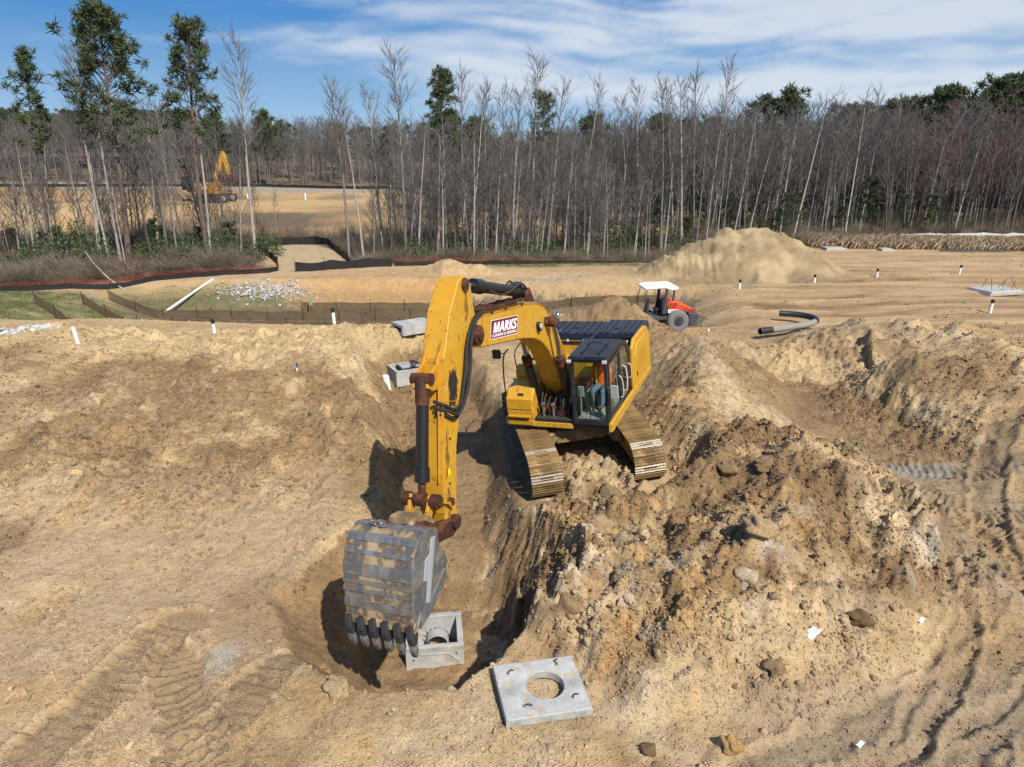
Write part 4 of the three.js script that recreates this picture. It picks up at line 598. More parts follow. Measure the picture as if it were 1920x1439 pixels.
// ------------------------------------------------------------------ concrete structure in the pit, its cover slab, other precast pieces
{
  const b = thing('catch_basin', 'grey precast concrete box open at the top on the pit floor', 'catch basin', [-1.68, -2.62, -12.85], 0.12);
  const w = 0.61, d = 0.57, h = 0.9, t = 0.13;
  const fw = part('front_wall', box(-w, w, 0, h, d - t, d, 0.012), M.concrete, b);
  part('recess_rim', [prof([[-0.3, 0.72], [0.28, 0.72], [0.5, 0.5], [0.5, 0.28], [0.54, 0.28], [0.54, 0.52], [0.3, 0.76], [-0.3, 0.76]].map(([x, y]) => [x, y]), d - 0.01, d + 0.02, 0.004)], M.concrete, fw);
  part('lifting_hole', [disc(-0.45, 0.62, d - 0.02, d + 0.004, 0.022, 10)], M.grime, fw); part('lifting_hole', [disc(0.45, 0.72, d - 0.02, d + 0.004, 0.022, 10)], M.grime, fw);
  part('back_wall', prof([[-w, 0], [w, 0], [w, h + 0.03], [-w, h + 0.03]], -d, -d + t, 0.012, [Array.from({ length: 24 }, (_, i) => [0.06 + 0.27 * Math.cos(-i * Math.PI / 12), 0.36 + 0.27 * Math.sin(-i * Math.PI / 12)])]), M.concrete, b);
  part('side_wall', box(-w + 0.002, -w + t, 0.002, h - 0.003, -d + t, d - t, 0.012), M.concrete, b); part('side_wall', box(w - t, w - 0.002, 0.002, h - 0.003, -d + t, d - t, 0.012), M.concrete, b);
  part('base', box(-w + t, w - t, 0.0, 0.1, -d + t, d - t, 0.005), M.concreteDark, b);
  const ring = new THREE.LatheGeometry([[0.19, 0], [0.25, 0], [0.255, 0.5], [0.19, 0.5], [0.19, 0]].map((p) => new THREE.Vector2(...p)), 28).rotateX(Math.PI / 2).translate(0.06, 0.36, -d - 0.12);
  part('pipe_end', ring, M.concreteDark, b);
  const r = rng(31), chips = []; for (let i = 0; i < 16; i++) { const a = i / 16 * 6.283, R = 0.275 + 0.02 * r(); chips.push(new THREE.IcosahedronGeometry(0.035 + 0.015 * r(), 0).scale(1, 1, 0.6).translate(0.06 + Math.cos(a) * R, 0.36 + Math.sin(a) * R, -d + t + 0.02)); }
  for (const c of chips) part('mortar_lump', c, M.concreteDark, b);
}
{
  const s = thing('cover_slab', 'square grey concrete cover slab with a round manhole at the pit rim', 'concrete slab', [0.45, 0.045, -9.02], 0.2);
  s.userData.kind = 'thing';
  const hole = Array.from({ length: 32 }, (_, i) => [0.07 + 0.3 * Math.cos(-i * Math.PI / 16), 0.02 + 0.3 * Math.sin(-i * Math.PI / 16)]);
  const g = prof([[-0.665, -0.585], [0.665, -0.585], [0.665, 0.585], [-0.665, 0.585]], 0, 0.15, 0.012, [hole]).rotateX(-Math.PI / 2);
  part('slab', g, M.concrete, s);
  for (const [x, z, a] of [[-0.42, -0.38, 0.3], [0.36, -0.46, 1.2], [0.46, 0.3, 0.2], [-0.3, 0.36, -0.3]]) { const o = part('lifting_loop', tubeP([[-0.07, 0, 0], [-0.04, 0.035, 0.03], [0.0, 0.015, -0.025], [0.035, 0.04, 0.02], [0.075, 0, -0.01], [0.03, 0.008, -0.035], [-0.05, 0.006, 0.045]], 0.006, 5), M.grime, s); o.position.set(x, 0.155, z); o.rotation.y = a; }
  s.rotation.z = -0.015; s.rotation.x = 0.02;
}
{
  const b = thing('trench_box', 'small open concrete inlet box half buried beyond the excavator stick', 'inlet box', [-4.05, groundY(-4.05, -26.0) - 0.1, -26.0], 0.5);
  for (const [n, x0, x1, z0, z1] of [['front_wall', -0.6, 0.6, 0.42, 0.54], ['back_wall', -0.6, 0.6, -0.54, -0.42], ['side_wall', -0.6, -0.48, -0.42, 0.42], ['side_wall', 0.48, 0.6, -0.42, 0.42]]) part(n, box(x0, x1, 0, 0.62, z0, z1), M.concrete, b);
  part('frame', [box(-0.3, 0.5, 0.62, 0.7, -0.3, 0.3)], M.concreteDark, b);
  const r = rng(3); for (let i = 0; i < 4; i++) part('strap', tubeP([[0.1 * i - 0.1, 0.66, 0.5], [0.2 + 0.1 * r(), 0.74, 0.3 - 0.2 * i], [0.5, 0.7, 0.1 + 0.2 * r()], [0.72, 0.2, 0.3 * r()]], 0.022, 6), M.grime, b);
}
{
  const b = thing('precast_block', 'hollow rectangular precast concrete section lying on the sand crest', 'concrete block', [-4.2, groundY(-4.2, -29.6) - 0.02, -29.4], -0.12);
  part('shell', prof([[-0.5, 0], [0.5, 0], [0.5, 0.42], [-0.5, 0.42]], -0.75, 0.75, 0.012, [[[-0.38, 0.1], [0.38, 0.1], [0.38, 0.32], [-0.38, 0.32]].reverse()]), M.concrete, b); b.rotation.y = -0.95;
  part('end_rim', prof([[-0.52, -0.0], [0.52, 0], [0.52, 0.44], [-0.52, 0.44]], 0.7, 0.78, 0.01, [[[-0.38, 0.1], [0.38, 0.1], [0.38, 0.32], [-0.38, 0.32]].reverse()]), M.concreteDark, b);
}
// white plastic riser pipes
{
  const place = ([x, z, h, lx, lz, cap, r, label]) => {
    const o = thing('riser_pipe', label, 'pipe', [x, groundY(x, z) - 0.15, z], 0, 'white riser pipes standing in the sand');
    part('pipe', new THREE.LatheGeometry([[r - 0.012, 0.0], [r, 0], [r, h + 0.15], [r - 0.012, h + 0.15], [r - 0.012, 0]].map((p) => new THREE.Vector2(...p)), 18), M.pvc, o);
    if (cap) part('cap', [rod([0, h + 0.12, 0], [0, h + 0.28, 0], r * 1.12, r * 1.12, 16), rod([0, h + 0.27, 0], [0, h + 0.31, 0], r * 0.6, r * 0.6, 4)], M.rubber, o);
    o.rotation.set(lz, 0, lx);
  };
  for (const a of [
    [-16.7, -26.4, 0.62, 0.06, 0.1, 0, .075, 'white capless pipe stub by the white riprap at far left'],
    [-12.6, -29.2, 0.55, 0.03, 0, 1, .07, 'white pipe with black cap on the sand crest, left of two'],
    [-7.6, -29.6, 0.55, 0.03, 0, 1, .07, 'white pipe with black cap on the sand crest, right of two'],
    [-4.65, -25.2, 0.5, 0.12, 0, 0, .13, 'wide white pipe stub beside the half buried inlet box'],
    [14.0, -43.3, 0.42, -0.03, 0, 1, .07, 'white capped pipe on graded ground just below the tall stockpile'],
    [19.3, -45.0, 0.4, 0, 0, 1, .07, 'white capped pipe on graded ground, second right of the stockpile'],
    [23.9, -46.3, 0.42, 0, 0, 1, .07, 'white capped pipe on graded ground, third right of the stockpile'],
    [30.0, -47.5, 0.45, -0.12, 0, 1, .07, 'leaning white capped pipe on graded ground, last right of the stockpile'],
    [24.6, -35.8, 0.55, -0.05, 0, 1, .08, 'tall white capped pipe below the rebar pad at right'],
    [9.4, -33.0, 0.12, 0, 0, 0, .06, 'short white pipe stub just right of the roller'],
    [15.1, -33.5, 0.16, 0, 0, 0, .08, 'short white pipe stub beside the bend of the black hose'],
    [-33.8, -93.5, 1.1, 0, 0, 0, .1, 'white pipe on the far field right of the far excavator'], [-27.4, -97, 0.9, 0, 0, 0, .1, 'second white pipe farther right on the far field'],
  ]) place(a);
  const g1 = V(-21.4, groundY(-21.4, -42.6) + 0.06, -42.6), g2 = V(-19.4, groundY(-19.4, -45.8) + 0.06, -45.8);
  tag(part('long_pipe', rod(g1.toArray(), g2.toArray(), 0.07, 0.07, 14), M.pvc, scene), 'long white plastic pipe lying on the grassy basin bank', 'pipe');
}
{ // black flexible drain pipe
  const pts = [[11.3, -31.4], [12.2, -31.8], [13.2, -32.3], [14.1, -32.8], [14.75, -33.6], [14.7, -34.4], [14.1, -34.9], [13.5, -35.1]].map(([x, z]) => V(x, 0.26, z));
  for (const p of pts) p.y = Math.max(groundY(p.x, p.z) + 0.17, 0.2);
  const cv = new THREE.CatmullRomCurve3(pts), L = cv.getLength(), n = 200, R = 0.15, t = thing('drain_pipe', 'bent black corrugated drain pipe lying on the graded ground', 'pipe', pts[0].toArray());
  const seg = (u0, u1, m, name) => { const k = Math.round(n * (u1 - u0)), c = new THREE.CatmullRomCurve3(Array.from({ length: 30 }, (_, i) => cv.getPoint(lerp(u0, u1, i / 29)).sub(pts[0]))), g = new THREE.TubeGeometry(c, k, R, 16), p = g.attributes.position, ctr = V(); for (let i = 0; i <= k; i++) { c.getPointAt(i / k, ctr); const s = 1 + 0.07 * (i % 3 === 0 ? -1 : 0.4); for (let j = 0; j <= 16; j++) { const o = i * 17 + j; p.setXYZ(o, ctr.x + (p.getX(o) - ctr.x) * s, ctr.y + (p.getY(o) - ctr.y) * s, ctr.z + (p.getZ(o) - ctr.z) * s); } } g.computeVertexNormals(); return part(name, g, m, t); };
  const rub = std([.022, .024, .028], 0.45); rub.side = THREE.DoubleSide; const dusty = std([.24, .225, .20], 0.9); dusty.side = THREE.DoubleSide;
  seg(0, 0.1, rub, 'open_end'); seg(0.1, 0.5, dusty, 'dusty_length'); seg(0.5, 1, rub, 'bend');
}
// footing pads with starter bars
{
  const pad = (x, z, w, d, a, bars, label) => { const o = thing('footing_pad', label, 'concrete pad', [x, groundY(x, z) - 0.05, z], a, 'concrete footing pads'); part('pad', prof([[-w / 2, 0], [w / 2, 0], [w / 2 - 0.35, 0.26], [-w / 2 + 0.1, 0.26]], -d / 2, d / 2, 0.03), M.concrete, o); const r = rng(x * 7 | 0); for (let i = 0; i < bars; i++) part('rebar', rod([-w * .34 + w * .68 * i / Math.max(1, bars - 1), 0.2, (r() - .5) * d * .7], [-w * .34 + w * .68 * i / Math.max(1, bars - 1) + 0.05, 0.75 + 0.2 * r(), (r() - .5) * d * .7], 0.014, 0.014, 6), M.rust, o); };
  pad(28.7, -41.6, 2.7, 1.7, 0.25, 6, 'pale concrete footing pad with upright rebar at the right edge');
  pad(26.9, -59.6, 2.0, 1.2, 0, 4, 'pale concrete footing pad right of the stockpile near the grass strip');
  pad(30.9, -59.0, 1.3, 0.9, 0, 0, 'small broken concrete pad in front of the dry grass strip');
}
{ // small leftovers
  const st = thing('marker_stake', 'blue topped stake in the brown slope left of the stick', 'stake', [-7.3, groundY(-7.3, -23) - 0.05, -23]); part('stake', box(-0.025, 0.025, 0, 0.3, -0.012, 0.012, 0.003), M.white, st); part('blue_top', box(-0.028, 0.028, 0.16, 0.34, -0.016, 0.016, 0.003), std([.02, .07, .32], .6), st);
  const gs = thing('survey_lath', 'green and red flagged survey lath beside the pale rubble', 'stake', [-12.4, groundY(-12.4, -42.7), -42.7]); part('lath', box(-0.03, 0.03, 0, 0.95, -0.01, 0.01, 0.003), std([.55, .1, .07], .8), gs); part('flag', box(0.03, 0.2, 0.5, 1.0, -0.008, 0.008, 0.003), std([.12, .4, .2], .8), gs);
  const ob = thing('board', 'orange painted board lying beyond the excavator hood', 'board', [3.9, groundY(3.9, -36.4) + 0.03, -36.4], 0.25); part('plank', box(-0.9, 0.9, 0, 0.12, -0.1, 0.1), std([.55, .14, .05], .8), ob);
  const sl = thing('plywood_sheet', 'pale sheet lying left of the roller behind the brown spoil', 'sheet', [6.2, groundY(6.2, -35.4) + 0.02, -35.4], 0.1); part('sheet', box(-1.3, 1.3, 0, 0.05, -0.6, 0.6), std([.62, .52, .42], .8), sl);
  const s2 = thing('plywood_sheet', 'pale sheet beside the orange board beyond the hood', 'sheet', [4.6, groundY(4.6, -35.4) + 0.02, -35.2], -0.2); part('sheet', box(-1.0, 1.0, 0, 0.05, -0.5, 0.5), std([.60, .53, .45], .8), s2);
  const pg = new THREE.PlaneGeometry(0.34, 0.16, 8, 4).rotateX(-Math.PI / 2); { const p = pg.attributes.position; for (let i = 0; i < p.count; i++) p.setY(i, 0.03 * vnoise(p.getX(i) * 14, p.getZ(i) * 14) + 0.02); pg.computeVertexNormals(); }
  const wm = std([.8, .8, .78], .8); wm.side = THREE.DoubleSide;
  for (const [x, z, s, label] of [[4.95, -9.75, 1, 'crumpled white paper on the foot of the spoil heap'], [7.2, -10.5, 0.45, 'white scrap on the tracked ground at lower right'], [5.0, -8.0, 0.4, 'white scrap near the lower right corner']]) { const o = part('paper', pg, wm, scene); o.position.set(x, groundY(x, z) + 0.06, z); o.rotation.set(0.1, 0.6, 0.1); o.scale.setScalar(s); tag(o, label, 'litter'); }
}

// ------------------------------------------------------------------ the roller
{
  const t = thing('soil_roller', 'orange and grey soil roller with a white canopy behind the spoil', 'roller', [6.75, groundY(7.0, -31.6) + 0.02, -31.9], 0.12 + Math.PI); t.scale.setScalar(0.88);   // x forward (to the left of the view)
  const tyre = (z) => { const w = part('rear_wheel', new THREE.LatheGeometry([[0.26, -0.2], [0.44, -0.24], [0.55, -0.18], [0.57, -0.08], [0.57, 0.08], [0.55, 0.18], [0.44, 0.24], [0.26, 0.2]].map((p) => new THREE.Vector2(...p)), 36).rotateX(Math.PI / 2).translate(-0.75, 0.56, z), M.tyre, t); part('rim', [disc(-0.75, 0.56, z - 0.17, z + 0.17, 0.29, 24), disc(-0.75, 0.56, z - 0.22, z + 0.22, 0.13, 16)], M.darkGrey, w); for (let i = 0; i < 10; i++) { const a = i * 0.628; part('wheel_bolt', disc(-0.75 + 0.19 * Math.cos(a), 0.56 + 0.19 * Math.sin(a), z - 0.19, z + 0.19, 0.018, 6), M.panelGrey, w); } };
  tyre(0.72); tyre(-0.72);
  part('drum', [disc(1.75, 0.58, -0.8, 0.8, 0.58, 40)], M.steel, t);
  part('drum_frame', [box(1.0, 2.45, 0.45, 0.72, 0.84, 0.98), box(1.0, 2.45, 0.45, 0.72, -0.98, -0.84), box(1.0, 1.14, 0.42, 0.8, -0.9, 0.9), box(2.36, 2.5, 0.42, 0.74, -0.9, 0.9)], M.greyPaint, t);
  part('rear_chassis', [prof([[-0.2, 0.5], [-0.15, 0.95], [-1.78, 0.92], [-1.86, 0.72], [-1.7, 0.36], [-1.3, 0.3], [-0.3, 0.36]], -0.5, 0.5, 0.04), prof([[-1.3, 0.98], [-1.84, 0.94], [-1.9, 0.72], [-1.7, 0.34], [-1.38, 0.3]], -0.78, 0.78, 0.05)], M.greyPaint, t);
  const hd = part('engine_hood', prof([[-0.22, 0.95], [-0.2, 1.42], [-0.34, 1.56], [-0.6, 1.56], [-1.2, 1.34], [-1.62, 1.12], [-1.86, 0.98], [-1.86, 0.92]], -0.66, 0.66, 0.08), M.orangePaint, t);
  for (const z of [-0.668, 0.668]) { for (let i = 0; i < 3; i++) part('vent_slot', box(-0.4 - i * 0.13, -0.34 - i * 0.13, 1.22, 1.5, z - 0.006, z + 0.006, 0.004), M.darkGrey, hd); for (let i = 0; i < 3; i++) part('vent_slot', box(-1.74 + 0.03 * i, -0.95 - 0.12 * i, 1.11 - i * 0.07, 1.135 - i * 0.07, z - 0.006, z + 0.006, 0.004), M.darkGrey, hd); }
  const cv = document.createElement('canvas'); cv.width = 256; cv.height = 96; const c = cv.getContext('2d'); c.fillStyle = '#e8ecf2'; c.fillRect(0, 0, 256, 96); c.fillStyle = '#2a56b8'; for (let i = 0; i < 6; i++) { c.fillRect(28 + i * 33, 22, 9, 52); c.fillRect(28 + i * 33, i % 2 ? 22 : 42, 24, 10); c.fillRect(45 + i * 33, 30, 8, 44); }
  const ct = new THREE.CanvasTexture(cv); ct.colorSpace = THREE.SRGBColorSpace; for (const s of [1]) { const g = new THREE.PlaneGeometry(0.55, 0.17); const o = part('decal', g, new THREE.MeshStandardMaterial({ map: ct, roughness: 0.5, side: THREE.DoubleSide }), hd, 'white label with blue lettering'); o.position.set(-0.52, 1.06, -0.674); o.rotation.y = Math.PI; }
  part('platform', [box(-0.25, 1.0, 0.62, 0.78, -0.7, 0.7), prof([[0.2, 0.5], [1.0, 0.62], [1.0, 0.5], [0.3, 0.36]], -0.66, 0.66, 0.03), box(0.2, 0.95, 0.78, 0.84, 0.6, 0.7), box(0.2, 0.95, 0.78, 0.84, -0.7, -0.6)], M.greyPaint, t);
  part('step', [box(0.1, 0.4, 0.4, 0.44, -0.82, -0.68)], M.panelGrey, t);
  part('seat', [box(-0.08, 0.3, 1.0, 1.12, -0.22, 0.22, 0.04), box(-0.16, -0.04, 1.1, 1.55, -0.22, 0.22, 0.04), box(-0.05, 0.25, 0.78, 1.0, -0.16, 0.16)], M.seat, t);
  part('dashboard', [prof([[0.62, 0.78], [0.8, 0.78], [0.74, 1.3], [0.62, 1.36]], -0.2, 0.2, 0.03), box(0.6, 0.66, 1.38, 1.62, -0.08, 0.08)], M.darkGrey, t);
  part('steering_wheel', new THREE.TorusGeometry(0.17, 0.016, 8, 24).rotateX(1.2).rotateY(Math.PI / 2).translate(0.52, 1.4, 0), M.seat, t);
  for (const z of [-0.6, 0.6]) { part('roll_bar', prof([[-0.18, 0.9], [0.06, 0.92], [-0.02, 1.5], [-0.06, 2.2], [-0.2, 2.2], [-0.18, 1.5]], z - 0.05, z + 0.05, 0.015), M.greyPaint, t); part('roll_bar_rear', rod([-0.5, 1.5, z * 0.9], [-0.56, 2.2, z * 0.9], 0.05, 0.05, 8), M.greyPaint, t); part('rail', tubeP([[0.95, 0.84, z * 1.05], [0.97, 1.5, z * 1.05], [0.9, 2.2, z]], 0.018, 6), M.darkGrey, t); }
  const cn = part('canopy', [prof([[-0.72, 2.2], [-0.7, 2.3], [-0.5, 2.36], [0.85, 2.33], [1.02, 2.26], [1.0, 2.18], [0.0, 2.24], [-0.3, 2.14], [-0.6, 2.12]], -0.72, 0.72, 0.04)], M.white, t);
  part('mirror', [tubeP([[0.98, 2.2, -0.7], [1.06, 1.9, -0.82], [1.05, 1.7, -0.84]], 0.012, 6), box(1.03, 1.07, 1.5, 1.74, -0.9, -0.78, 0.01)], M.darkGrey, t);
  part('tail_lamp', box(-1.9, -1.84, 0.86, 0.93, -0.7, -0.6), M.lampGlass, hd);
}
{ // small yellow plate compactor beyond the boom
  const t = thing('plate_compactor', 'small yellow and black compactor standing beyond the boom nose', 'compactor', [-1.95, groundY(-1.95, -31.4), -31.4], 0.3);
  part('frame', [box(-0.4, 0.4, 0.05, 0.14, -0.28, 0.28, 0.03), box(-0.28, 0.28, 0.14, 0.5, -0.2, 0.2), rod([-0.3, 0.4, 0.24], [-0.3, 1.2, 0.24], 0.05), rod([-0.3, 0.85, 0.24], [0.5, 0.78, 0.24], 0.04)], M.yellow, t);
  part('engine', [box(-0.2, 0.3, 0.5, 0.9, -0.2, 0.18, 0.04), disc(0.1, 0.98, -0.16, 0.16, 0.12, 16)], M.black, t); part('handle', tubeP([[0.3, 0.6, 0.2], [0.7, 1.0, 0.2], [0.7, 1.0, -0.2], [0.3, 0.6, -0.2]], 0.018, 6), M.black, t);
}
{ // the second excavator, on the far field
  const t = thing('far_excavator', 'yellow excavator with its boom folded high on the far field', 'excavator', [-38.6, groundY(-38.6, -95) + 0.0, -95], -0.12);
  for (const z of [-1.2, 1.2]) { const tr = part('track', prof([[-2.1, 0.05], [2.1, 0.05], [2.45, 0.4], [2.3, 0.85], [2.0, 0.95], [-2.0, 0.95], [-2.3, 0.85], [-2.45, 0.4]], z - 0.35, z + 0.35, 0.04), M.darkGrey, t); for (const x of [-2, 2]) part('wheel', disc(x, 0.5, z - 0.37, z + 0.37, 0.32, 16), M.panelGrey, tr); }
  part('deck', box(-2.6, 1.9, 1.05, 1.35, -1.4, 1.4, 0.03), M.yellowOld, t); part('body', [box(-2.3, 0.6, 1.35, 2.3, -1.4, 1.2, 0.05)], M.yellow, t); part('counterweight', box(-2.9, -2.25, 1.2, 2.35, -1.4, 1.4, 0.1), M.black, t);
  part('decal', box(-1.5, -0.3, 1.6, 1.95, 1.2, 1.22, 0.004), M.white, t);
  const cab = part('cab', [box(-2.55, -0.95, 1.5, 1.65, -1.5, -0.2), box(-2.55, -0.95, 3.0, 3.12, -1.5, -0.2), ...[[-2.5, -1.45], [-1.0, -1.45], [-2.5, -0.25], [-1.0, -0.25]].map(([x, z]) => box(x - 0.06, x + 0.06, 1.6, 3.05, z - 0.06, z + 0.06)), box(-2.5, -1, 1.65, 2.0, -1.45, -0.25)], M.black, t); cab.position.set(-0.9, 0, 1.7);
  const gl = part('window', box(-2.42, -1.08, 2.0, 2.98, -1.42, -0.3), M.darkGrey, cab);
  part('boom', prof([[0.3, 1.5], [0.9, 1.5], [1.3, 3.2], [1.8, 4.8], [1.6, 5.2], [1.2, 5.1], [0.6, 3.4]], 0.0, 0.5, 0.03), M.yellow, t);
  part('boom_head', prof([[1.2, 4.9], [1.7, 4.6], [2.3, 5.6], [2.1, 6.2], [1.9, 6.2]], 0.02, 0.48, 0.03), M.yellowOld, t);
  part('stick', prof([[2.0, 6.1], [2.35, 5.7], [2.55, 4.4], [2.6, 3.3], [2.3, 3.3], [2.05, 4.6], [1.8, 5.4]], 0.05, 0.45, 0.03), M.yellow, t);
  part('cylinder', [rod([1.1, 1.5, 0.65], [1.5, 3.8, 0.65], 0.11), rod([1.4, 4.9, 0.25], [2.1, 5.9, 0.25], 0.1)], M.tube, t);
  part('bucket', prof([[2.2, 3.4], [2.6, 3.4], [2.8, 2.8], [2.5, 2.3], [2.0, 2.2], [1.9, 2.4], [2.3, 2.7]], -0.35, 0.85, 0.03), M.rust, t);
}

// ------------------------------------------------------------------ fences
const FAB = { black: std([.010, .010, .011], 0.8, 0, { side: THREE.DoubleSide }), brown: std([1, 1, 1], 0.95, 0, { side: THREE.DoubleSide, map: tex(256, (u, v) => mixc([.34, .285, .21], [.43, .37, .285], 0.5 + 0.5 * pfbm(u, v, 8, 5, 0.7)), true), alphaMap: tex(256, (u, v, x, y) => 0.8 + 0.2 * ss(-0.35, 0.1, pfbm(u, v, 16, 4, 0.7)), false), transparent: true }), orange: new THREE.MeshStandardMaterial({ color: lin(.30, .045, .028), roughness: 0.8, side: THREE.DoubleSide, transparent: true, alphaMap: tex(128, (u, v, x, y) => ((x % 16) < 6 || (y % 16) < 6 ? 0.5 : 0.0), false) }) };
function strip(path, h, sink, sag, seed, step = 0.35) {           // a standing cloth along a path on the ground
  const pts = []; for (let i = 0; i + 1 < path.length; i++) { const L = Math.hypot(path[i + 1][0] - path[i][0], path[i + 1][1] - path[i][1]), n = Math.max(1, Math.round(L / step)); for (let k = 0; k < n; k++) pts.push([lerp(path[i][0], path[i + 1][0], k / n), lerp(path[i][1], path[i + 1][1], k / n)]); } pts.push(path[path.length - 1].slice(0, 2));
  const pos = [], uv = [], idx = []; let run = 0;
  pts.forEach(([x, z], i) => { if (i) run += Math.hypot(x - pts[i - 1][0], z - pts[i - 1][1]); const y = groundY(x, z), tp = h * (1 - sag * Math.abs(Math.sin(run * 1.3)) - 0.6 * sag * (0.5 + 0.5 * vnoise(run * 0.5 + seed, seed))), o = 0.06 * vnoise(run * 0.8, seed * 3.1); for (let k = 0; k <= 2; k++) { const f = k / 2; pos.push(x + o * Math.sin(f * 3), y - sink + (tp + sink) * f, z + 0.05 * vnoise(run * 1.1 + k * 9, seed) + o); uv.push(run, f * h); } if (i) for (let k = 0; k < 2; k++) { const a = (i - 1) * 3 + k, b = i * 3 + k; idx.push(a, b, a + 1, a + 1, b, b + 1); } });
  const g = new THREE.BufferGeometry(); g.setAttribute('position', new THREE.Float32BufferAttribute(pos, 3)); g.setAttribute('uv', new THREE.Float32BufferAttribute(uv, 2)); g.setIndex(idx); g.computeVertexNormals(); return { g, pts };
}
function fence(name, label, path, { h = 0.55, cloth = 'black', sag = 0.1, every = 6, postH = h + 0.15, post = M.rust, orange = 0, pr = 0.018 }) {
  const o = new THREE.Group(); o.name = numbered(name); scene.add(o); tag(o, label, 'fence');
  const seed = path[0][0] * 0.37 + path[0][1]; const { g, pts } = strip(path, h, 0.06, sag, seed); part('fabric', g, FAB[cloth], o);
  if (orange) { const s2 = strip(path.map(([x, z]) => [x - 0.05, z - 0.55]), orange, 0, 0.12, seed + 5); part('orange_mesh', s2.g, FAB.orange, o, 'orange plastic safety mesh'); }
  const pg = rod([0, -0.1, 0], [0, postH, 0], pr, pr, 5); for (let i = 0; i < pts.length; i += every) { const [x, z] = pts[i], p = part('post', pg, post, o); p.position.set(x, groundY(x, z), z + 0.06); p.rotation.z = 0.06 * vnoise(x * 3, z); }
}
fence('silt_fence', 'black silt fence with orange mesh behind it along the left wood edge', [[-48, -36.5], [-36, -39.8], [-31, -41.2], [-26.8, -43.6], [-23, -46], [-19.5, -47.4], [-16.7, -48.3], [-16.2, -49.2]], { h: 0.36, orange: 0.52, every: 7 });
fence('silt_fence', 'black silt fence running from the crossing toward the small sand pile', [[-14.9, -48.8], [-13, -49.4], [-10.2, -50.4], [-8.6, -50.8]], { h: 0.75, sag: 0.2 });
fence('silt_fence', 'black and orange fence along the wood behind the small sand pile', [[-8.4, -50.9], [-6.6, -51.1], [-3.5, -51.8], [1.6, -52.8], [6, -53.6], [11.3, -54.4], [15, -55.6]], { h: 0.32, orange: 0.52, every: 7 });
fence('silt_fence', 'black silt fence on the left side of the sand crossing', [[-16.3, -49.3], [-16.9, -51.4], [-19, -55.6], [-21.6, -61]], { h: 0.7, sag: 0.2 });
fence('silt_fence', 'black silt fence on the right side of the sand crossing', [[-11.4, -50.3], [-12.2, -53], [-14.2, -58], [-16.2, -63]], { h: 0.7, sag: 0.2 });
fence('silt_fence', 'black silt fence across the far end of the sand crossing', [[-22, -61.6], [-19, -63], [-16, -63.6], [-15, -63.4]], { h: 0.75, sag: 0.15 });
fence('far_silt_fence', 'long black silt fence along the back of the far field', [[-95, -104], [-70, -106], [-54, -111], [-39, -115], [-21, -112], [-8, -108], [3, -104], [14, -99]], { h: 0.5, sag: 0.12, every: 14, pr: 0.03 });
const rows = [[[-26.2, -38.4], [-23.5, -36.6], [-19.4, -36.0], [-13, -36.1], [-6, -36.4], [2, -36.6], [7.5, -36.8]], [[-24.8, -40.4], [-22, -38.8], [-17, -38.2], [-9, -38.5], [0, -38.9], [8, -39.2]], [[-24.6, -42.8], [-21, -41.2], [-15, -40.6], [-7, -40.9], [1, -41.3], [9.2, -41.6]], [[-13, -43.2], [-6, -43.4], [2, -43.8], [9.6, -44]]];
['nearest row of brown mesh baffle in the sunken basin', 'second row of brown mesh baffle in the sunken basin', 'third row of brown mesh baffle in the sunken basin', 'farthest row of brown mesh baffle, short, under the orange bank'].forEach((l, i) => fence('mesh_baffle', l, rows[i], { h: 0.62, cloth: 'brown', sag: 0.1, every: 6, postH: 0.8, post: M.rust, pr: 0.02 }));
fence('safety_fence', 'sagging orange mesh fence in front of the dry grass strip', [[26.2, -60.6], [30, -60.6], [34, -60.4], [41, -59], [50, -57.4]], { h: 0.55, cloth: 'orange', sag: 0.4, every: 8, postH: 0.9 });

// ------------------------------------------------------------------ loose stone, clods and boulders
function lumpy(seed, detail, amp) { const g = mergeVertices(new THREE.IcosahedronGeometry(1, detail).deleteAttribute('uv').deleteAttribute('normal')), p = g.attributes.position, r = rng(seed), dx = r() * 50, cuts = Array.from({ length: 7 }, () => [V(r() - .5, r() - .5, r() - .5).normalize(), 0.62 + 0.28 * r()]), v = V(); for (let i = 0; i < p.count; i++) { v.fromBufferAttribute(p, i); v.multiplyScalar(1 + amp * vnoise(v.x * 1.7 + dx, v.y * 1.7 + v.z * 2.3 + dx) + amp * 0.4 * vnoise(v.x * 5 + dx, v.y * 4 + v.z * 5)); for (const [n, d] of cuts) { const k = v.dot(n) - d; if (k > 0) v.addScaledVector(n, -k * 0.85); } p.setXYZ(i, v.x, v.y * 0.8, v.z); } g.computeVertexNormals(); return g; }
function scatter(name, label, category, geos, mat, spots) {
  const o = new THREE.Group(); o.name = name; scene.add(o); tag(o, label, category, null, 'stuff');
  const m4 = new THREE.Matrix4(), q = new THREE.Quaternion(), e = new THREE.Euler();
  geos.forEach((g, k) => { const mine = spots.filter((_, i) => i % geos.length === k), im = new THREE.InstancedMesh(g, mat, mine.length); im.name = name + '_piece'; im.castShadow = im.receiveShadow = true; im.userData.kind = 'stuff';
    mine.forEach((s, i) => { q.setFromEuler(e.set(...(s.rot ?? [0, 0, 0]))); m4.compose(V(...s.p), q, Array.isArray(s.s) ? V(...s.s) : V(s.s, s.s, s.s)); im.setMatrixAt(i, m4); if (s.c) im.setColorAt(i, lin(...s.c)); }); o.add(im); });
}
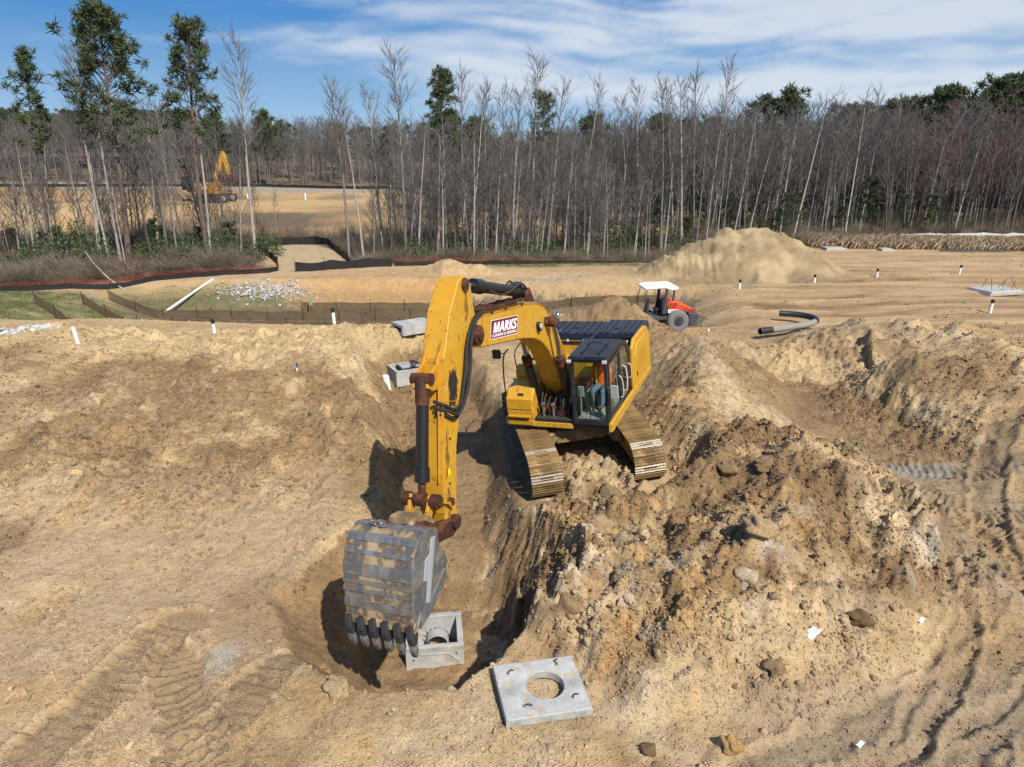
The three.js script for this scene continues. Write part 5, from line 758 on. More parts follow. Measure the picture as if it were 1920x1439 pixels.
{
  const r = rng(99), spots = [];
  let tries = 0;
  while (spots.length < 110000 && tries++ < 900000) {
    const z = -6.9 - 27 * r() ** 1.35, x = (r() - 0.5) * 2 * (-z * 0.8 + 3), q = ground(x, z);
    let p = 0.34 + 0.75 * q.heapArea + 0.95 * q.leftBand + 0.4 * q.mound + 0.5 * q.face; if (q.g.di > 0.1) p = q.g.h < -2.3 ? 0.05 : 0.2; if (q.print > 0.3) p *= 0.25; if (q.g.od < 0.05 && Math.abs(q.g.rt) > 0.85) continue;
    p *= 0.35 + 0.9 * ss(-0.3, 0.5, fbm(x * 0.7 + 91, z * 0.7, 3)); if (r() > p) continue;
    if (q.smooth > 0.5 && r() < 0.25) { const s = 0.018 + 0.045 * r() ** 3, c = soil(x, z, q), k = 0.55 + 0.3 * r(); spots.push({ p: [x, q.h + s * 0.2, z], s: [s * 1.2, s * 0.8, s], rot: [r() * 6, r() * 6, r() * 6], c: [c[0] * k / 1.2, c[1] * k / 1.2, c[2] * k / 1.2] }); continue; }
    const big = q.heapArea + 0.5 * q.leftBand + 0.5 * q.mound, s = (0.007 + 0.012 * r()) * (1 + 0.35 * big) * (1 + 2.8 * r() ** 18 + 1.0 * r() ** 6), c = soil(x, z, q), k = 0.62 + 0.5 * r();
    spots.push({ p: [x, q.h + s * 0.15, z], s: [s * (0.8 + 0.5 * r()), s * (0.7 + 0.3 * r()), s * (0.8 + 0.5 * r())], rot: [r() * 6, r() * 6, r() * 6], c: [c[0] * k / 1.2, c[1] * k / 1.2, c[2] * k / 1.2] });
  }
  for (let i = 0; i < 9000; i++) { const z = -30 - 30 * r(), x = lerp(z * 0.75, -z * 0.8, r()), q = ground(x, z); if (basinMask(x, z) > 0.2 || fbm(x * 0.3, z * 0.6, 3) < -0.1 + 0.3 * r()) continue; const s = 0.02 + 0.05 * r() ** 4, c = soil(x, z, q), k = 0.5 + 0.45 * r(); spots.push({ p: [x, q.h + s * 0.2, z], s: [s * 1.3, s * 0.8, s], rot: [r(), r() * 6, r()], c: [c[0] * k / 1.2, c[1] * k / 1.2, c[2] * k / 1.2] }); }
  scatter('dirt_clods', 'loose crumbs and clods of soil strewn over the dug ground', 'clods', [lumpy(1, 1, 0.35), lumpy(2, 1, 0.35), lumpy(3, 1, 0.4)], std([1, 1, 1], 0.97, 0, { flatShading: true }), spots);
  // pale riprap
  const rr = (cx, cz, rx, rz, n, s0, s1, tone, e = 0) => { const o = []; for (let i = 0; i < n; i++) { const a = r() * 6.283, d = e ? Math.sqrt(-2 * Math.log(1 - 0.98 * r())) * e : Math.sqrt(r()), x = cx + Math.cos(a) * d * rx, z = cz + Math.sin(a) * d * rz, s = lerp(s0, s1, r() ** 2), k = tone * (0.7 + 0.45 * r()); o.push({ p: [x, groundY(x, z) + s * 0.35, z], s: [s, s * 0.7, s * 0.9], rot: [r() * 6, r() * 6, r() * 6], c: [k, k * 0.97, k * 0.92] }); } return o; };
  const gm = [lumpy(11, 1, 0.2), lumpy(12, 1, 0.25)], sm = std([1, 1, 1], 0.9);
  scatter('riprap', 'heap of white riprap stone beside the grass at the left edge', 'riprap', gm, sm, rr(-21.6, -28.6, 2.9, 0.9, 420, 0.06, 0.18, 0.5));
  scatter('rubble', 'strip of pale broken stone in front of the crossing', 'rubble', gm, sm, rr(-15.6, -44.7, 2.5, 0.6, 460, 0.04, 0.15, 0.4, 0.6));
  scatter('stone_scatter', 'thin scatter of grey stones beyond the basin right of centre', 'stones', gm, sm, rr(2.5, -46.4, 2.2, 0.6, 150, 0.03, 0.09, 0.34, 0.6));
  scatter('gravel', 'patch of grey gravel on the tracked ground at lower left', 'gravel', gm, sm, rr(-4.95, -10.15, 0.26, 0.8, 850, 0.005, 0.014, 0.33, 0.55));
  scatter('crushed_stone', 'pale crushed stone lining of the heap hollow', 'stones', gm, sm, rr(2.1, -11.3, 0.7, 0.3, 220, 0.008, 0.022, 0.3, 0.6));
}
{ // boulders one could point to
  const gs = [21, 22, 23, 24, 25].map((s) => lumpy(s, 4, 0.42)); let i = 0; for (const g of gs) { const p = g.attributes.position, uv = new Float32Array(p.count * 2); for (let k = 0; k < p.count; k++) uv.set([p.getX(k) * 0.35 + p.getY(k) * 0.2, p.getZ(k) * 0.35], k * 2); g.setAttribute('uv', new THREE.BufferAttribute(uv, 2)); }
  for (const [x, z, s, tone, label] of [
    [3.25, -15.25, 0.34, 'sand', 'large pale boulder in front of the right track of the excavator'], [4.45, -11.2, 0.24, 'sand', 'angular tan boulder casting a shadow halfway down the heap'], [4.15, -10.65, 0.2, 'pale', 'rounded tan boulder just below the angular one on the heap'],
    [3.15, -10.85, 0.2, 'orange', 'orange tan boulder sunk in the left flank of the heap'], [4.9, -14.6, 0.22, 'mid', 'brown boulder on the crest among dark clods'], [5.6, -14.3, 0.2, 'mid', 'brown boulder at the right end of the clod crest'],
    [5.9, -10.2, 0.16, 'brown', 'dark upright boulder at the foot of the heap'], [0.95, -10.7, 0.22, 'mid', 'long boulder above the concrete cover slab'], [1.9, -13.4, 0.2, 'sand', 'pale block in the torn face below the left track'],
    [2.35, -15.3, 0.24, 'mid', 'flat brown slab of clay between the two tracks'], [1.75, -15.2, 0.18, 'sand', 'pale lump of clay close to the left track'], [3.15, -7.95, 0.13, 'orange', 'ochre boulder near the bottom edge right of the slab'],
    [4.1, -9.05, 0.14, 'mid', 'brown boulder on the lower heap foot beside the paper'], [-2.75, -9.15, 0.17, 'sand', 'pale rounded boulder on the near rim of the pit'], [-0.95, -9.2, 0.11, 'pale', 'small upright pale stone on the pit rim left of the slab'], [1.95, -7.95, 0.11, 'brown', 'dark boulder below the concrete slab at the bottom edge'],
  ]) { const c = PAL[tone], o = part('boulder', gs[i % 5], std([c[0] * 1.05, c[1] * 1.05, c[2] * 1.05], 0.96, 0, { map: SOIL.map, bumpMap: SOIL.bump, bumpScale: 0.03 }), scene); o.position.set(x, groundY(x, z) + s * 0.3, z); o.scale.set(s * 1.3, s * 0.95, s * 1.1); o.rotation.set((i % 3) * 0.3, i * 1.9, (i % 4) * 0.2 - 0.3); tag(o, label, 'boulder', 'boulders on the spoil'); i++; }
}

// ------------------------------------------------------------------ trees
function limb(out, pts, r0, r1, sides) {           // a tapered tube through points
  const n = pts.length, base = out.pos.length / 3, a = V(), b = V(), t = V();
  for (let i = 0; i < n; i++) { t.copy(pts[Math.min(n - 1, i + 1)]).sub(pts[Math.max(0, i - 1)]).normalize(); a.set(Math.abs(t.y) > 0.9 ? 1 : 0, Math.abs(t.y) > 0.9 ? 0 : 1, 0).cross(t).normalize(); b.copy(t).cross(a); const r = lerp(r0, r1, i / (n - 1)); for (let k = 0; k < sides; k++) { const c = Math.cos(k / sides * 6.2832), s = Math.sin(k / sides * 6.2832), nx = a.x * c + b.x * s, ny = a.y * c + b.y * s, nz = a.z * c + b.z * s; out.pos.push(pts[i].x + nx * r, pts[i].y + ny * r, pts[i].z + nz * r); out.nor.push(nx, ny, nz); } }
  for (let i = 0; i + 1 < n; i++) for (let k = 0; k < sides; k++) { const p = base + i * sides + k, q = base + i * sides + (k + 1) % sides; out.idx.push(p, q, p + sides, q, q + sides, p + sides); }
}
const fresh = () => ({ pos: [], nor: [], idx: [] });
function geom(o) { const g = new THREE.BufferGeometry(); g.setAttribute('position', new THREE.Float32BufferAttribute(o.pos, 3)); g.setAttribute('normal', new THREE.Float32BufferAttribute(o.nor, 3)); g.setIndex(o.idx); return g; }
function grow(p, dir, L, n, r, up, wob) { const pts = [p.clone()], d = dir.clone().normalize(), q = p.clone(); for (let i = 0; i < n; i++) { d.x += (r() - .5) * wob; d.z += (r() - .5) * wob; d.y += up / n + (r() - .5) * wob * 0.5; d.normalize(); q.addScaledVector(d, L / n); pts.push(q.clone()); } return pts; }
function bareTree(seed, { H = 15, start = 0.42, spread = 0.2, br = 24, subs = 4, twigs = 3, rad = 0.15, rise = 0.9, tw = 0.012 }) {
  const r = rng(seed), trunk = fresh(), crown = fresh(), tp = grow(V(0, -0.4, 0), V((r() - .5) * .04, 1, (r() - .5) * .04), H + 0.4, 12, r, 0.5, 0.05);
  limb(trunk, tp, rad, rad * 0.14, 7);
  const cv = new THREE.CatmullRomCurve3(tp);
  for (let i = 0; i < br; i++) {
    const f = start + (0.985 - start) * Math.pow((i + r()) / br, 0.9), p = cv.getPoint(f), a = i * 2.4 + r() * 1.4, L = H * spread * (0.5 + 0.7 * r()) * Math.pow(1 - (f - start) / (1.04 - start), 0.55) + 0.35, d = V(Math.cos(a), rise * (0.8 + 0.6 * r()), Math.sin(a));
    const bp = grow(p, d, L, 4, r, 0.7, 0.34), br0 = Math.max(0.022, rad * 0.36 * (1 - f * 0.7)); limb(crown, bp, br0, 0.012, 4);
    for (let k = 0; k < subs; k++) { const t = 1 + Math.floor(r() * 3.9), q = bp[Math.min(4, t)], sd = V(Math.cos(a) + (r() - .5) * 2.4, 0.5 + r() * 1.3, Math.sin(a) + (r() - .5) * 2.4), sp = grow(q, sd, L * (0.28 + 0.3 * r()), 2, r, 0.5, 0.4); limb(crown, sp, 0.02, tw * 0.8, 3); for (let m = 0; m < twigs; m++) { const e = sp[1 + (m % 2)], td = V(sd.x + (r() - .5) * 2, sd.y + r() * .8, sd.z + (r() - .5) * 2); limb(crown, grow(e, td, 0.35 + L * 0.16 * (0.5 + r()), 1, r, 0, 0), tw, tw * 0.5, 3); } }
  }
  for (let i = 0; i < 5; i++) { const p = cv.getPoint(0.12 + 0.3 * r()), a = r() * 6.28; limb(crown, grow(p, V(Math.cos(a), 0.3 + r(), Math.sin(a)), 0.5 + 0.9 * r(), 3, r, 0.2, 0.5), 0.02, 0.008, 3); }
  return { trunk: geom(trunk), crown: geom(crown) };
}
function pineTree(seed, { H = 16, start = 0.5, spread = 0.2, clumps = 120, rad = 0.2, stubs = 14, needles = 26, size = 0.46, dense = 1 }) {
  const r = rng(seed), trunk = fresh(), limbs = fresh(), leaf = { pos: [], nor: [], idx: [] }, tp = grow(V(0, -0.4, 0), V(0, 1, 0), H * 0.985 + 0.4, 10, r, 0.4, 0.06); limb(trunk, tp, rad, rad * 0.25, 8);
  const cv = new THREE.CatmullRomCurve3(tp);
  const tuft = (c, s) => { for (let i = 0; i < needles; i++) { const d = V(r() - .5, r() * 0.9 - 0.25, r() - .5).normalize(), w = V(r() - .5, r() - .5, r() - .5).cross(d).normalize().multiplyScalar(s * (0.045 + 0.04 * r())), b = leaf.pos.length / 3, e = c.clone().addScaledVector(d, s * (0.6 + 0.6 * r())), m = c.clone().addScaledVector(d, s * 0.12); for (const p of [m.clone().sub(w), m.clone().add(w), e.clone().addScaledVector(w, 0.6), e.clone().addScaledVector(w, -0.6)]) leaf.pos.push(p.x, p.y, p.z); const nn = w.clone().cross(d).normalize(); for (let k = 0; k < 4; k++) leaf.nor.push(nn.x, nn.y, nn.z); leaf.idx.push(b, b + 1, b + 2, b, b + 2, b + 3); } };
  const nb = Math.round(clumps / 4);
  for (let i = 0; i < nb; i++) { const f = start + (0.99 - start) * Math.pow((i + 0.6 * r()) / nb, 0.85), k = (f - start) / (1 - start), p = cv.getPoint(f), a = i * 2.4 + r() * 1.5, env = Math.sin(Math.PI * clamp(0.18 + 0.8 * k)) ** 0.6, L = H * spread * (0.35 + 0.75 * r()) * env + 0.25; const bp = grow(p, V(Math.cos(a), 0.1 + 0.9 * k, Math.sin(a)), L, 4, r, 0.5, 0.4); limb(limbs, bp, 0.045 * (1.2 - 0.6 * k), 0.012, 4); for (let m = 0; m < 4; m++) { const c = bp[1 + m % 4 | 0].clone().lerp(bp[4], 0.35 + 0.6 * r()); c.x += (r() - .5) * 0.7; c.y += (r() - .3) * 0.5; c.z += (r() - .5) * 0.7; tuft(c, size * (0.7 + 0.6 * r())); } }
  for (let k = 0; k < 5; k++) tuft(cv.getPoint(0.95 + 0.05 * k / 4), size);
  for (let i = 0; i < stubs; i++) { const p = cv.getPoint(0.3 + (start - 0.26) * r()), a = r() * 6.28; limb(limbs, grow(p, V(Math.cos(a), 0.1 + 0.4 * r(), Math.sin(a)), 0.6 + 1.5 * r(), 4, r, 0.2, 0.5), 0.026, 0.008, 3); }
  return { trunk: geom(trunk), crown: geom(leaf), limbs: geom(limbs) };
}
const BARK = { pale: std([.36, .325, .285], 0.95), grey: std([.20, .182, .165], 0.95), dark: std([.085, .066, .055], 0.95), pine: std([.135, .100, .078], 0.95), twig: std([.158, .140, .126], 0.95), twig2: std([.112, .096, .087], 0.95), red: std([.16, .092, .084], 0.95) };
const LEAF = { pine: new THREE.MeshPhysicalMaterial({ color: lin(.062, .086, .032), roughness: 0.9, side: THREE.DoubleSide }), dark: new THREE.MeshPhysicalMaterial({ color: lin(.046, .068, .027), roughness: 0.85, side: THREE.DoubleSide }), holly: new THREE.MeshPhysicalMaterial({ color: lin(.050, .082, .020), roughness: 0.6, side: THREE.DoubleSide, transmission: 0.15, thickness: 0 }) };
const TALL = [1, 2, 3, 4, 5].map((s) => bareTree(100 + s, { H: 15, start: [.44, .5, .38, .55, .46][s - 1], spread: [.15, .13, .19, .12, .16][s - 1], br: 26, subs: 4, twigs: 3, rad: [.15, .13, .17, .12, .14][s - 1], rise: 1.2 }));
const MID = [1, 2, 3, 4].map((s) => bareTree(200 + s, { H: 11, start: [.3, .36, .26, .42][s - 1], spread: [.2, .16, .24, .15][s - 1], br: 20, subs: 4, twigs: 2, rad: [.1, .085, .11, .075][s - 1], rise: 1.0 }));
const ORD = ['first', 'second', 'third', 'fourth', 'fifth', 'sixth', 'seventh', 'eighth', 'ninth', 'tenth', 'eleventh', 'twelfth', 'thirteenth', 'fourteenth', 'fifteenth', 'sixteenth', 'seventeenth', 'eighteenth', 'nineteenth', 'twentieth'];
function plant(name, label, group, geo, bark, twig, x, z, h, H, turn, lean = 0, parts = true) {
  const o = thing(name, label, 'tree', [x, groundY(x, z), z], 0, group), k = h / H, gr = new THREE.Group();
  for (const [n, g, m] of [['trunk', geo.trunk, bark], ['crown', geo.crown, twig], ['limbs', geo.limbs, bark]]) if (g) { const p = part(n, g, m, o); p.rotation.y = turn; p.scale.set(k * 1.0, k, k * 1.0); }
  o.rotation.z = lean; return o;
}
{
  const list = [[-48.9, -67.1, 15.6, 0], [-32.9, -63.6, 13.2, 0], [-31.6, -54.7, 14.0, .5], [-31.0, -54.7, 15.0, -.4], [-29.9, -63.6, 12.3, 0], [-29.8, -60.3, 13.1, .5], [-29.4, -53.5, 14.5, -.4], [-25.6, -63.6, 11.1, .3], [-22.8, -54.0, 15.2, .8], [-20.9, -58.2, 15.6, .2],
    [-12.7, -55.5, 12.8, 0], [-11.5, -55.5, 12.6, -.2], [-11.4, -63.6, 14.0, -.1], [-8.4, -56.8, 15.9, -.2], [-8.1, -63.6, 9.4, -.3], [-5.8, -63.6, 11.9, 0], [-5.1, -75.6, 15.4, 0], [-3.8, -63.6, 14.0, 1.4], [-2.7, -75.6, 14.0, -.2], [-0.8, -71.1, 14.4, -.2], [0.1, -61.9, 13.9, .1], [1.7, -63.6, 16.3, -.4], [2.8, -60.3, 14.1, .8], [5.8, -71.1, 12.3, .2], [7.0, -75.6, 14.2, 1.3], [9.0, -71.1, 12.3, -.2], [11.7, -73.3, 13.4, -.5], [13.3, -75.6, 14.0, -.6], [13.6, -65.3, 14.5, -.6], [15.5, -69.1, 14.0, -1], [15.7, -66.4, 14.6, -.9], [17.4, -69.1, 15.1, -.7], [20.4, -73.3, 15.8, .3],
    [21.8, -75.6, 11.0, -1.3], [25.7, -75.6, 10.5, -1.4], [27.4, -75.6, 11.5, .2], [30.2, -75.6, 12.0, -1], [31.3, -75.6, 11.8, -.2], [33.6, -75.6, 12.3, -1], [35.8, -75.6, 13.0, .1], [39.2, -75.6, 12.8, -.5], [41.4, -75.6, 11.0, -.9], [44.2, -75.6, 11.5, .5]];
  const own = { 8: 'tall bare tree with a straight trunk right of the slim ragged pine', 9: 'tall bare tree standing left of the crossing beside the third pine', 13: 'tallest bare poplar with a pale trunk just right of the sand crossing', 21: 'tallest bare tree near the middle of the wood edge', 32: 'tall lone bare tree rising above the stockpile, last of the tall row' };
  list.sort((a, b) => a[0] - b[0]);
  list.forEach(([x, z, h, dx], i) => { const v = i % 5, n = i < 10 ? 'left of the sand crossing' : i < 33 ? 'between crossing and stockpile' : 'in the wood right of the stockpile', k = i < 10 ? i : i < 33 ? i - 10 : i - 33, ord = k < 20 ? ORD[k] : 'twenty-' + ORD[k - 20];
    plant('bare_tree', own[i] ?? `bare tall tree ${n}, ${ord} one counted from the left`, 'tall bare trees along the wood edge', TALL[v], i % 3 === 1 && i < 33 ? BARK.grey : BARK.pale, BARK.twig, x, z, h, 15, i * 2.1, -dx / h); });
}
{ // pines
  const P = [[-28.8, -53.5, 17.0, .5, 'tallest pine with a wide dark crown at the left', { start: .5, spread: .21, clumps: 330, rad: .24, size: .5 }], [-38.1, -58.8, 16.6, 1.2, 'thin pine with a sparse narrow crown at the far left', { start: .55, spread: .085, clumps: 120, rad: .15 }], [-23.1, -54.0, 16.4, .2, 'slim pine with a ragged crown left of the bare twin trees', { start: .56, spread: .14, clumps: 190, rad: .19 }], [-8.5, -83.4, 15.4, .5, 'pine standing above the bare wood left of centre', { start: .6, spread: .12, clumps: 220, rad: .17 }], [3.5, -75.6, 13.3, -.3, 'short dark pine among the bare trees at centre', { start: .62, spread: .1, clumps: 90, rad: .16 }]];
  P.forEach(([x, z, h, dx, label, o], i) => plant('pine_tree', label, 'pines', pineTree(300 + i, { H: h, ...o }), BARK.pine, LEAF.pine, x, z, h, h, 0, -dx / h));
  const pg = [pineTree(401, { H: 13, start: .48, spread: .24, clumps: 200, stubs: 6, size: .6 }), pineTree(402, { H: 13, start: .42, spread: .28, clumps: 230, stubs: 6, size: .6 }), pineTree(403, { H: 13, start: .42, spread: .24, clumps: 200, stubs: 6, size: .6 })];
  const names = ['left pine of the pair rising over the wood right of the stockpile', 'right pine of the pair rising over the wood right of the stockpile', 'first pine from the left of the dark clump at upper right', 'second pine of the dark clump at upper right', 'third pine of the dark clump at upper right', 'fourth pine of the dark clump at upper right', 'fifth and last pine of the dark clump at upper right', 'pine above the far wood left of the crossing', 'pine above the far wood near the far excavator', 'low dark pine behind the trees left of centre, first of six', 'low dark pine behind the central trees, second of six', 'low dark pine behind the central trees, third of six', 'low dark pine behind the central trees, fourth of six', 'low dark pine behind the central trees, fifth of six', 'low dark pine behind the lone bare tree, last of six'];
  [[31.0, -92, 12.9], [33.4, -92, 13.6], [50.3, -90, 13.4], [52.6, -90, 13.9], [55.4, -88, 14.3], [58.4, -89, 15.0], [61.8, -88, 14.8], [-40, -122, 10.7], [-47.4, -122, 10.2], [-7.8, -88, 11.2], [-3.9, -88, 10.3], [10, -88, 10.8], [16.9, -88, 10.8], [20.7, -88, 10.2], [24.4, -92, 10.6]].forEach(([x, z, h], i) => plant('pine_tree', names[i], 'pines', pg[i % 3], BARK.pine, LEAF.pine, x, z, h * 1.0, 13, i * 1.7));
}
// places where the wood stands
const inWood = (x, z) => {
  if (z > siltZ(x) - 2.2) return 0;
  if (Math.abs(x + 17 - (z + 57) * 0.42) < 4.4 && z > -67) return 0;
  if (x < 8 && z < -73 && z > -118) return 0;                                        // far field
  if (x < -8 && z > -73) return x > -16 ? 0.5 : 0.42;
  if (x < 8 && z > -73) return 0.85;
  return 1;
};
{ // individual slender trees of the wood edge, then the mass behind
  const r = rng(612), near = []; let guard = 0;
  const zones = [[-48, -19.5, -50, -70, 84], [-12, 12, -54.5, -76, 92], [12, 70, -62, -84, 112]];
  for (const [x0, x1, z0, z1, n] of zones) { let k = 0; while (k < n && guard++ < 20000) { const x = lerp(x0, x1, r()), z = lerp(z0, z1, r() ** 1.2); if (r() > inWood(x, z) || near.some((q) => Math.hypot(q[0] - x, q[1] - z) < 0.8)) continue; near.push([x, z, 5.5 + 5.5 * r() + (x > 12 ? 1.5 : 0), r()]); k++; } }
  const BANDS = [[-0.6, 'at the left edge of the strip'], [-0.5, 'around the tallest pine'], [-0.42, 'between the two ragged pines'], [-0.3, 'left of the sand crossing'], [-0.15, 'right of the sand crossing'], [-0.07, 'behind the small sand pile'], [0.01, 'behind the middle of the fence'], [0.1, 'in the wood behind the boom'], [0.18, 'in the wood above the roller'], [0.27, 'behind the left shoulder of the stockpile'], [0.36, 'behind the top of the stockpile'], [0.44, 'just right of the stockpile'], [0.53, 'behind the left end of the dry grass'], [0.62, 'behind the middle of the dry grass'], [9, 'at the right end of the wood']];
  const slim = (x, z, q, h) => `${z < (x > 12 ? -74 : -62) ? 'farther' : 'nearer'} ${h > (x > 12 ? 10 : 8.4) ? 'tall' : 'short'} bare tree ${q < 0.33 ? 'leaning right' : q < 0.67 ? 'standing straight' : 'leaning left'}, ${q < 0.45 ? 'pale' : q < 0.75 ? 'grey' : 'dark'} trunk, ${BANDS.find(([b]) => x / -z < b)[1]}`;
  near.forEach(([x, z, h, q], i) => { const k = i < 84 ? 0 : i < 176 ? 1 : 2, red = x > 40 && q > 0.75; plant('slender_tree', slim(x, z, q, h), 'slender trees of the wood', MID[i % 4], q < 0.45 ? BARK.pale : q < 0.75 ? BARK.grey : BARK.dark, red ? BARK.red : i % 2 ? BARK.twig : BARK.twig2, x, z, h, 11, q * 20, (q - 0.5) * 0.22); });
  const all = (g) => { const a = g.trunk.clone(), b = g.crown.clone(), n = a.attributes.position.count; return mergeGeometries([a, b]); };
  const spots = []; guard = 0;
  const put = (x, z, h) => { const q = r(), red = x > 36 && z > -100 && q > 0.8, k = 0.55 + 0.7 * r(); spots.push({ p: [x, groundYfar(x, z), z], s: [h / 11 * (0.8 + 0.5 * r()), h / 11, h / 11 * (0.8 + 0.5 * r())], rot: [(r() - .5) * 0.1, r() * 6.3, (r() - .5) * 0.1], c: red ? [.16 * k, .09 * k, .083 * k] : [.158 * k, .139 * k, .124 * k] }); };
  const groundYfar = (x, z) => broad(x, z).h;
  while (spots.length < 900 && guard++ < 40000) { const x = lerp(8, 105, r()), z = lerp(-70, -125, r()); if (x > -z * 0.78 + 4 || r() > inWood(x, z)) continue; put(x, z, 7.5 + 3.8 * r() + 0.02 * Math.max(0, x - 10)); }
  while (spots.length < 1000 && guard++ < 60000) { const x = lerp(-12, 10, r()), z = lerp(-60, -74, r()); if (r() > inWood(x, z)) continue; put(x, z, 5 + 3.5 * r()); }
  while (spots.length < 1900 && guard++ < 90000) { const z = lerp(-119, -165, r()), x = lerp(z * 0.82, 12, r()); put(x, z, 7.5 + 3 * r()); }
  scatter('background_wood', 'mass of bare grey brown trees filling the wood behind', 'wood', MID.map(all), std([1, 1, 1], 0.95), spots);
  const ev = [], pg = [pineTree(501, { H: 10, start: .3, spread: .26, clumps: 120, stubs: 2 }), pineTree(502, { H: 10, start: .35, spread: .24, clumps: 120, stubs: 2 })];
  const pm = (x, z, h) => ev.push({ p: [x, groundYfar(x, z), z], s: [h / 10 * (0.9 + 0.4 * r()), h / 10, h / 10 * (0.9 + 0.4 * r())], rot: [0, r() * 6.3, 0] });
  for (let i = 0; i < 170; i++) { const z = lerp(-150, -185, r()), x = lerp(z * 0.85, z * 0.42, r()); pm(x, z, 9 + 2.2 * r()); }
  for (let i = 0; i < 70; i++) { const z = lerp(-128, -170, r()), x = lerp(z * 0.4, 60, r()); pm(x, z, 7 + 2.4 * r()); }
  for (let i = 0; i < 60; i++) { const z = lerp(-95, -125, r()), x = lerp(10, 40, r()); pm(x, z, 7 + 2.2 * r()); }
  for (let i = 0; i < 55; i++) { const z = lerp(-90, -112, r()), x = lerp(46, 80, r()); pm(x, z, 10.5 + 2.8 * r()); }
  for (let i = 0; i < 46; i++) { const z = lerp(-64, -84, r()), x = lerp(-6, 46, r()); if (inWood(x, z)) pm(x, z, 2.2 + 3.2 * r()); }
  for (let i = 0; i < 22; i++) { const z = lerp(-52, -64, r()), x = lerp(-46, -20, r()); if (inWood(x, z)) pm(x, z, 1.6 + 2.2 * r()); }
  scatter('background_pines', 'dark evergreen mass behind the bare wood', 'pines', pg.map((g) => g.crown), LEAF.dark, ev);
  // brown scrub at the wood edge and beyond
  const bush = (seed) => { const q = rng(seed), o = fresh(); for (let i = 0; i < 46; i++) { const a = q() * 6.28, d = V(Math.cos(a) * 0.8, 0.9 + 1.2 * q(), Math.sin(a) * 0.8), p = grow(V((q() - .5) * .5, 0, (q() - .5) * .5), d, 0.9 + 0.9 * q(), 3, q, 0.2, 0.6); limb(o, p, 0.014, 0.007, 3); for (let m = 0; m < 3; m++) limb(o, grow(p[1 + m % 3], V(d.x + (q() - .5) * 2, d.y * (q() + .2), d.z + (q() - .5) * 2), 0.4 + 0.3 * q(), 1, q, 0, 0), 0.008, 0.004, 3); } return geom(o); };
  const sc = []; guard = 0; while (sc.length < 1700 && guard++ < 60000) { const u = r(), x = u < 0.4 ? lerp(-50, -14, r()) : u < 0.75 ? lerp(-13, 20, r()) : lerp(14, 75, r()), z = siltZ(x) - 1.4 - 16 * r() ** 1.7; if (inWood(x, z) === 0 && !(z > siltZ(x) - 2.3 && Math.abs(x + 15) > 5)) continue; const k = 0.5 + 0.6 * r(), red = r() < 0.25; sc.push({ p: [x, groundYfar(x, z) - 0.05, z], s: [0.7 + 0.6 * r(), 0.35 + 0.65 * r() ** 2, 0.7 + 0.6 * r()], rot: [0, r() * 6.3, 0], c: red ? [.20 * k, .145 * k, .105 * k] : [.24 * k, .205 * k, .14 * k] }); }
  for (let i = 0; i < 420; i++) { const x = lerp(-52, -8, r()), z = lerp(-59, -74, r()); if (Math.abs(x + 17 - (z + 57) * 0.42) < 4.4 && z > -67) continue; const k = 0.45 + 0.5 * r(); sc.push({ p: [x, groundYfar(x, z) - 0.05, z], s: [0.9, 0.7 + 0.8 * r(), 0.9], rot: [0, r() * 6.3, 0], c: [.2 * k, .165 * k, .125 * k] }); }
  scatter('undergrowth', 'brown leafless scrub along the foot of the wood', 'undergrowth', [bush(1), bush(2), bush(3)], std([1, 1, 1], 0.95), sc);
  // green bushes
  const shrub = (seed, n) => { const q = rng(seed), leaf = { pos: [], nor: [], idx: [] }, st = fresh(); for (let c = 0; c < 26; c++) { const a = q() * 6.28, rr = Math.sqrt(q()) * 0.95, cy = 0.25 + 1.5 * q() * (1 - rr * 0.4), cc = V(Math.cos(a) * rr, cy, Math.sin(a) * rr); if (c < 9) limb(st, grow(V(cc.x * .15, 0, cc.z * .15), cc.clone(), cc.length(), 3, q, 0, 0.2), 0.02, 0.008, 3); for (let i = 0; i < n; i++) { const d = V(q() - .5, q() - .5, q() - .5), p = cc.clone().addScaledVector(d, 0.62), u = V(q() - .5, q() - .5, q() - .5).normalize().multiplyScalar(0.055 + .03 * q()), w = V(q() - .5, q() - .5, q() - .5).cross(u).normalize().multiplyScalar(0.03 + .02 * q()), b = leaf.pos.length / 3; for (const [s, t] of [[-1, 0], [0, -1], [1, 0], [0, 1]]) leaf.pos.push(p.x + u.x * s + w.x * t, p.y + u.y * s + w.y * t, p.z + u.z * s + w.z * t); const nn = u.clone().cross(w).normalize(); for (let k = 0; k < 4; k++) leaf.nor.push(nn.x, nn.y, nn.z); leaf.idx.push(b, b + 1, b + 2, b, b + 2, b + 3); } } return { crown: geom(leaf), trunk: geom(st) }; };
  const sg = [shrub(1, 34), shrub(2, 34), shrub(3, 40)];
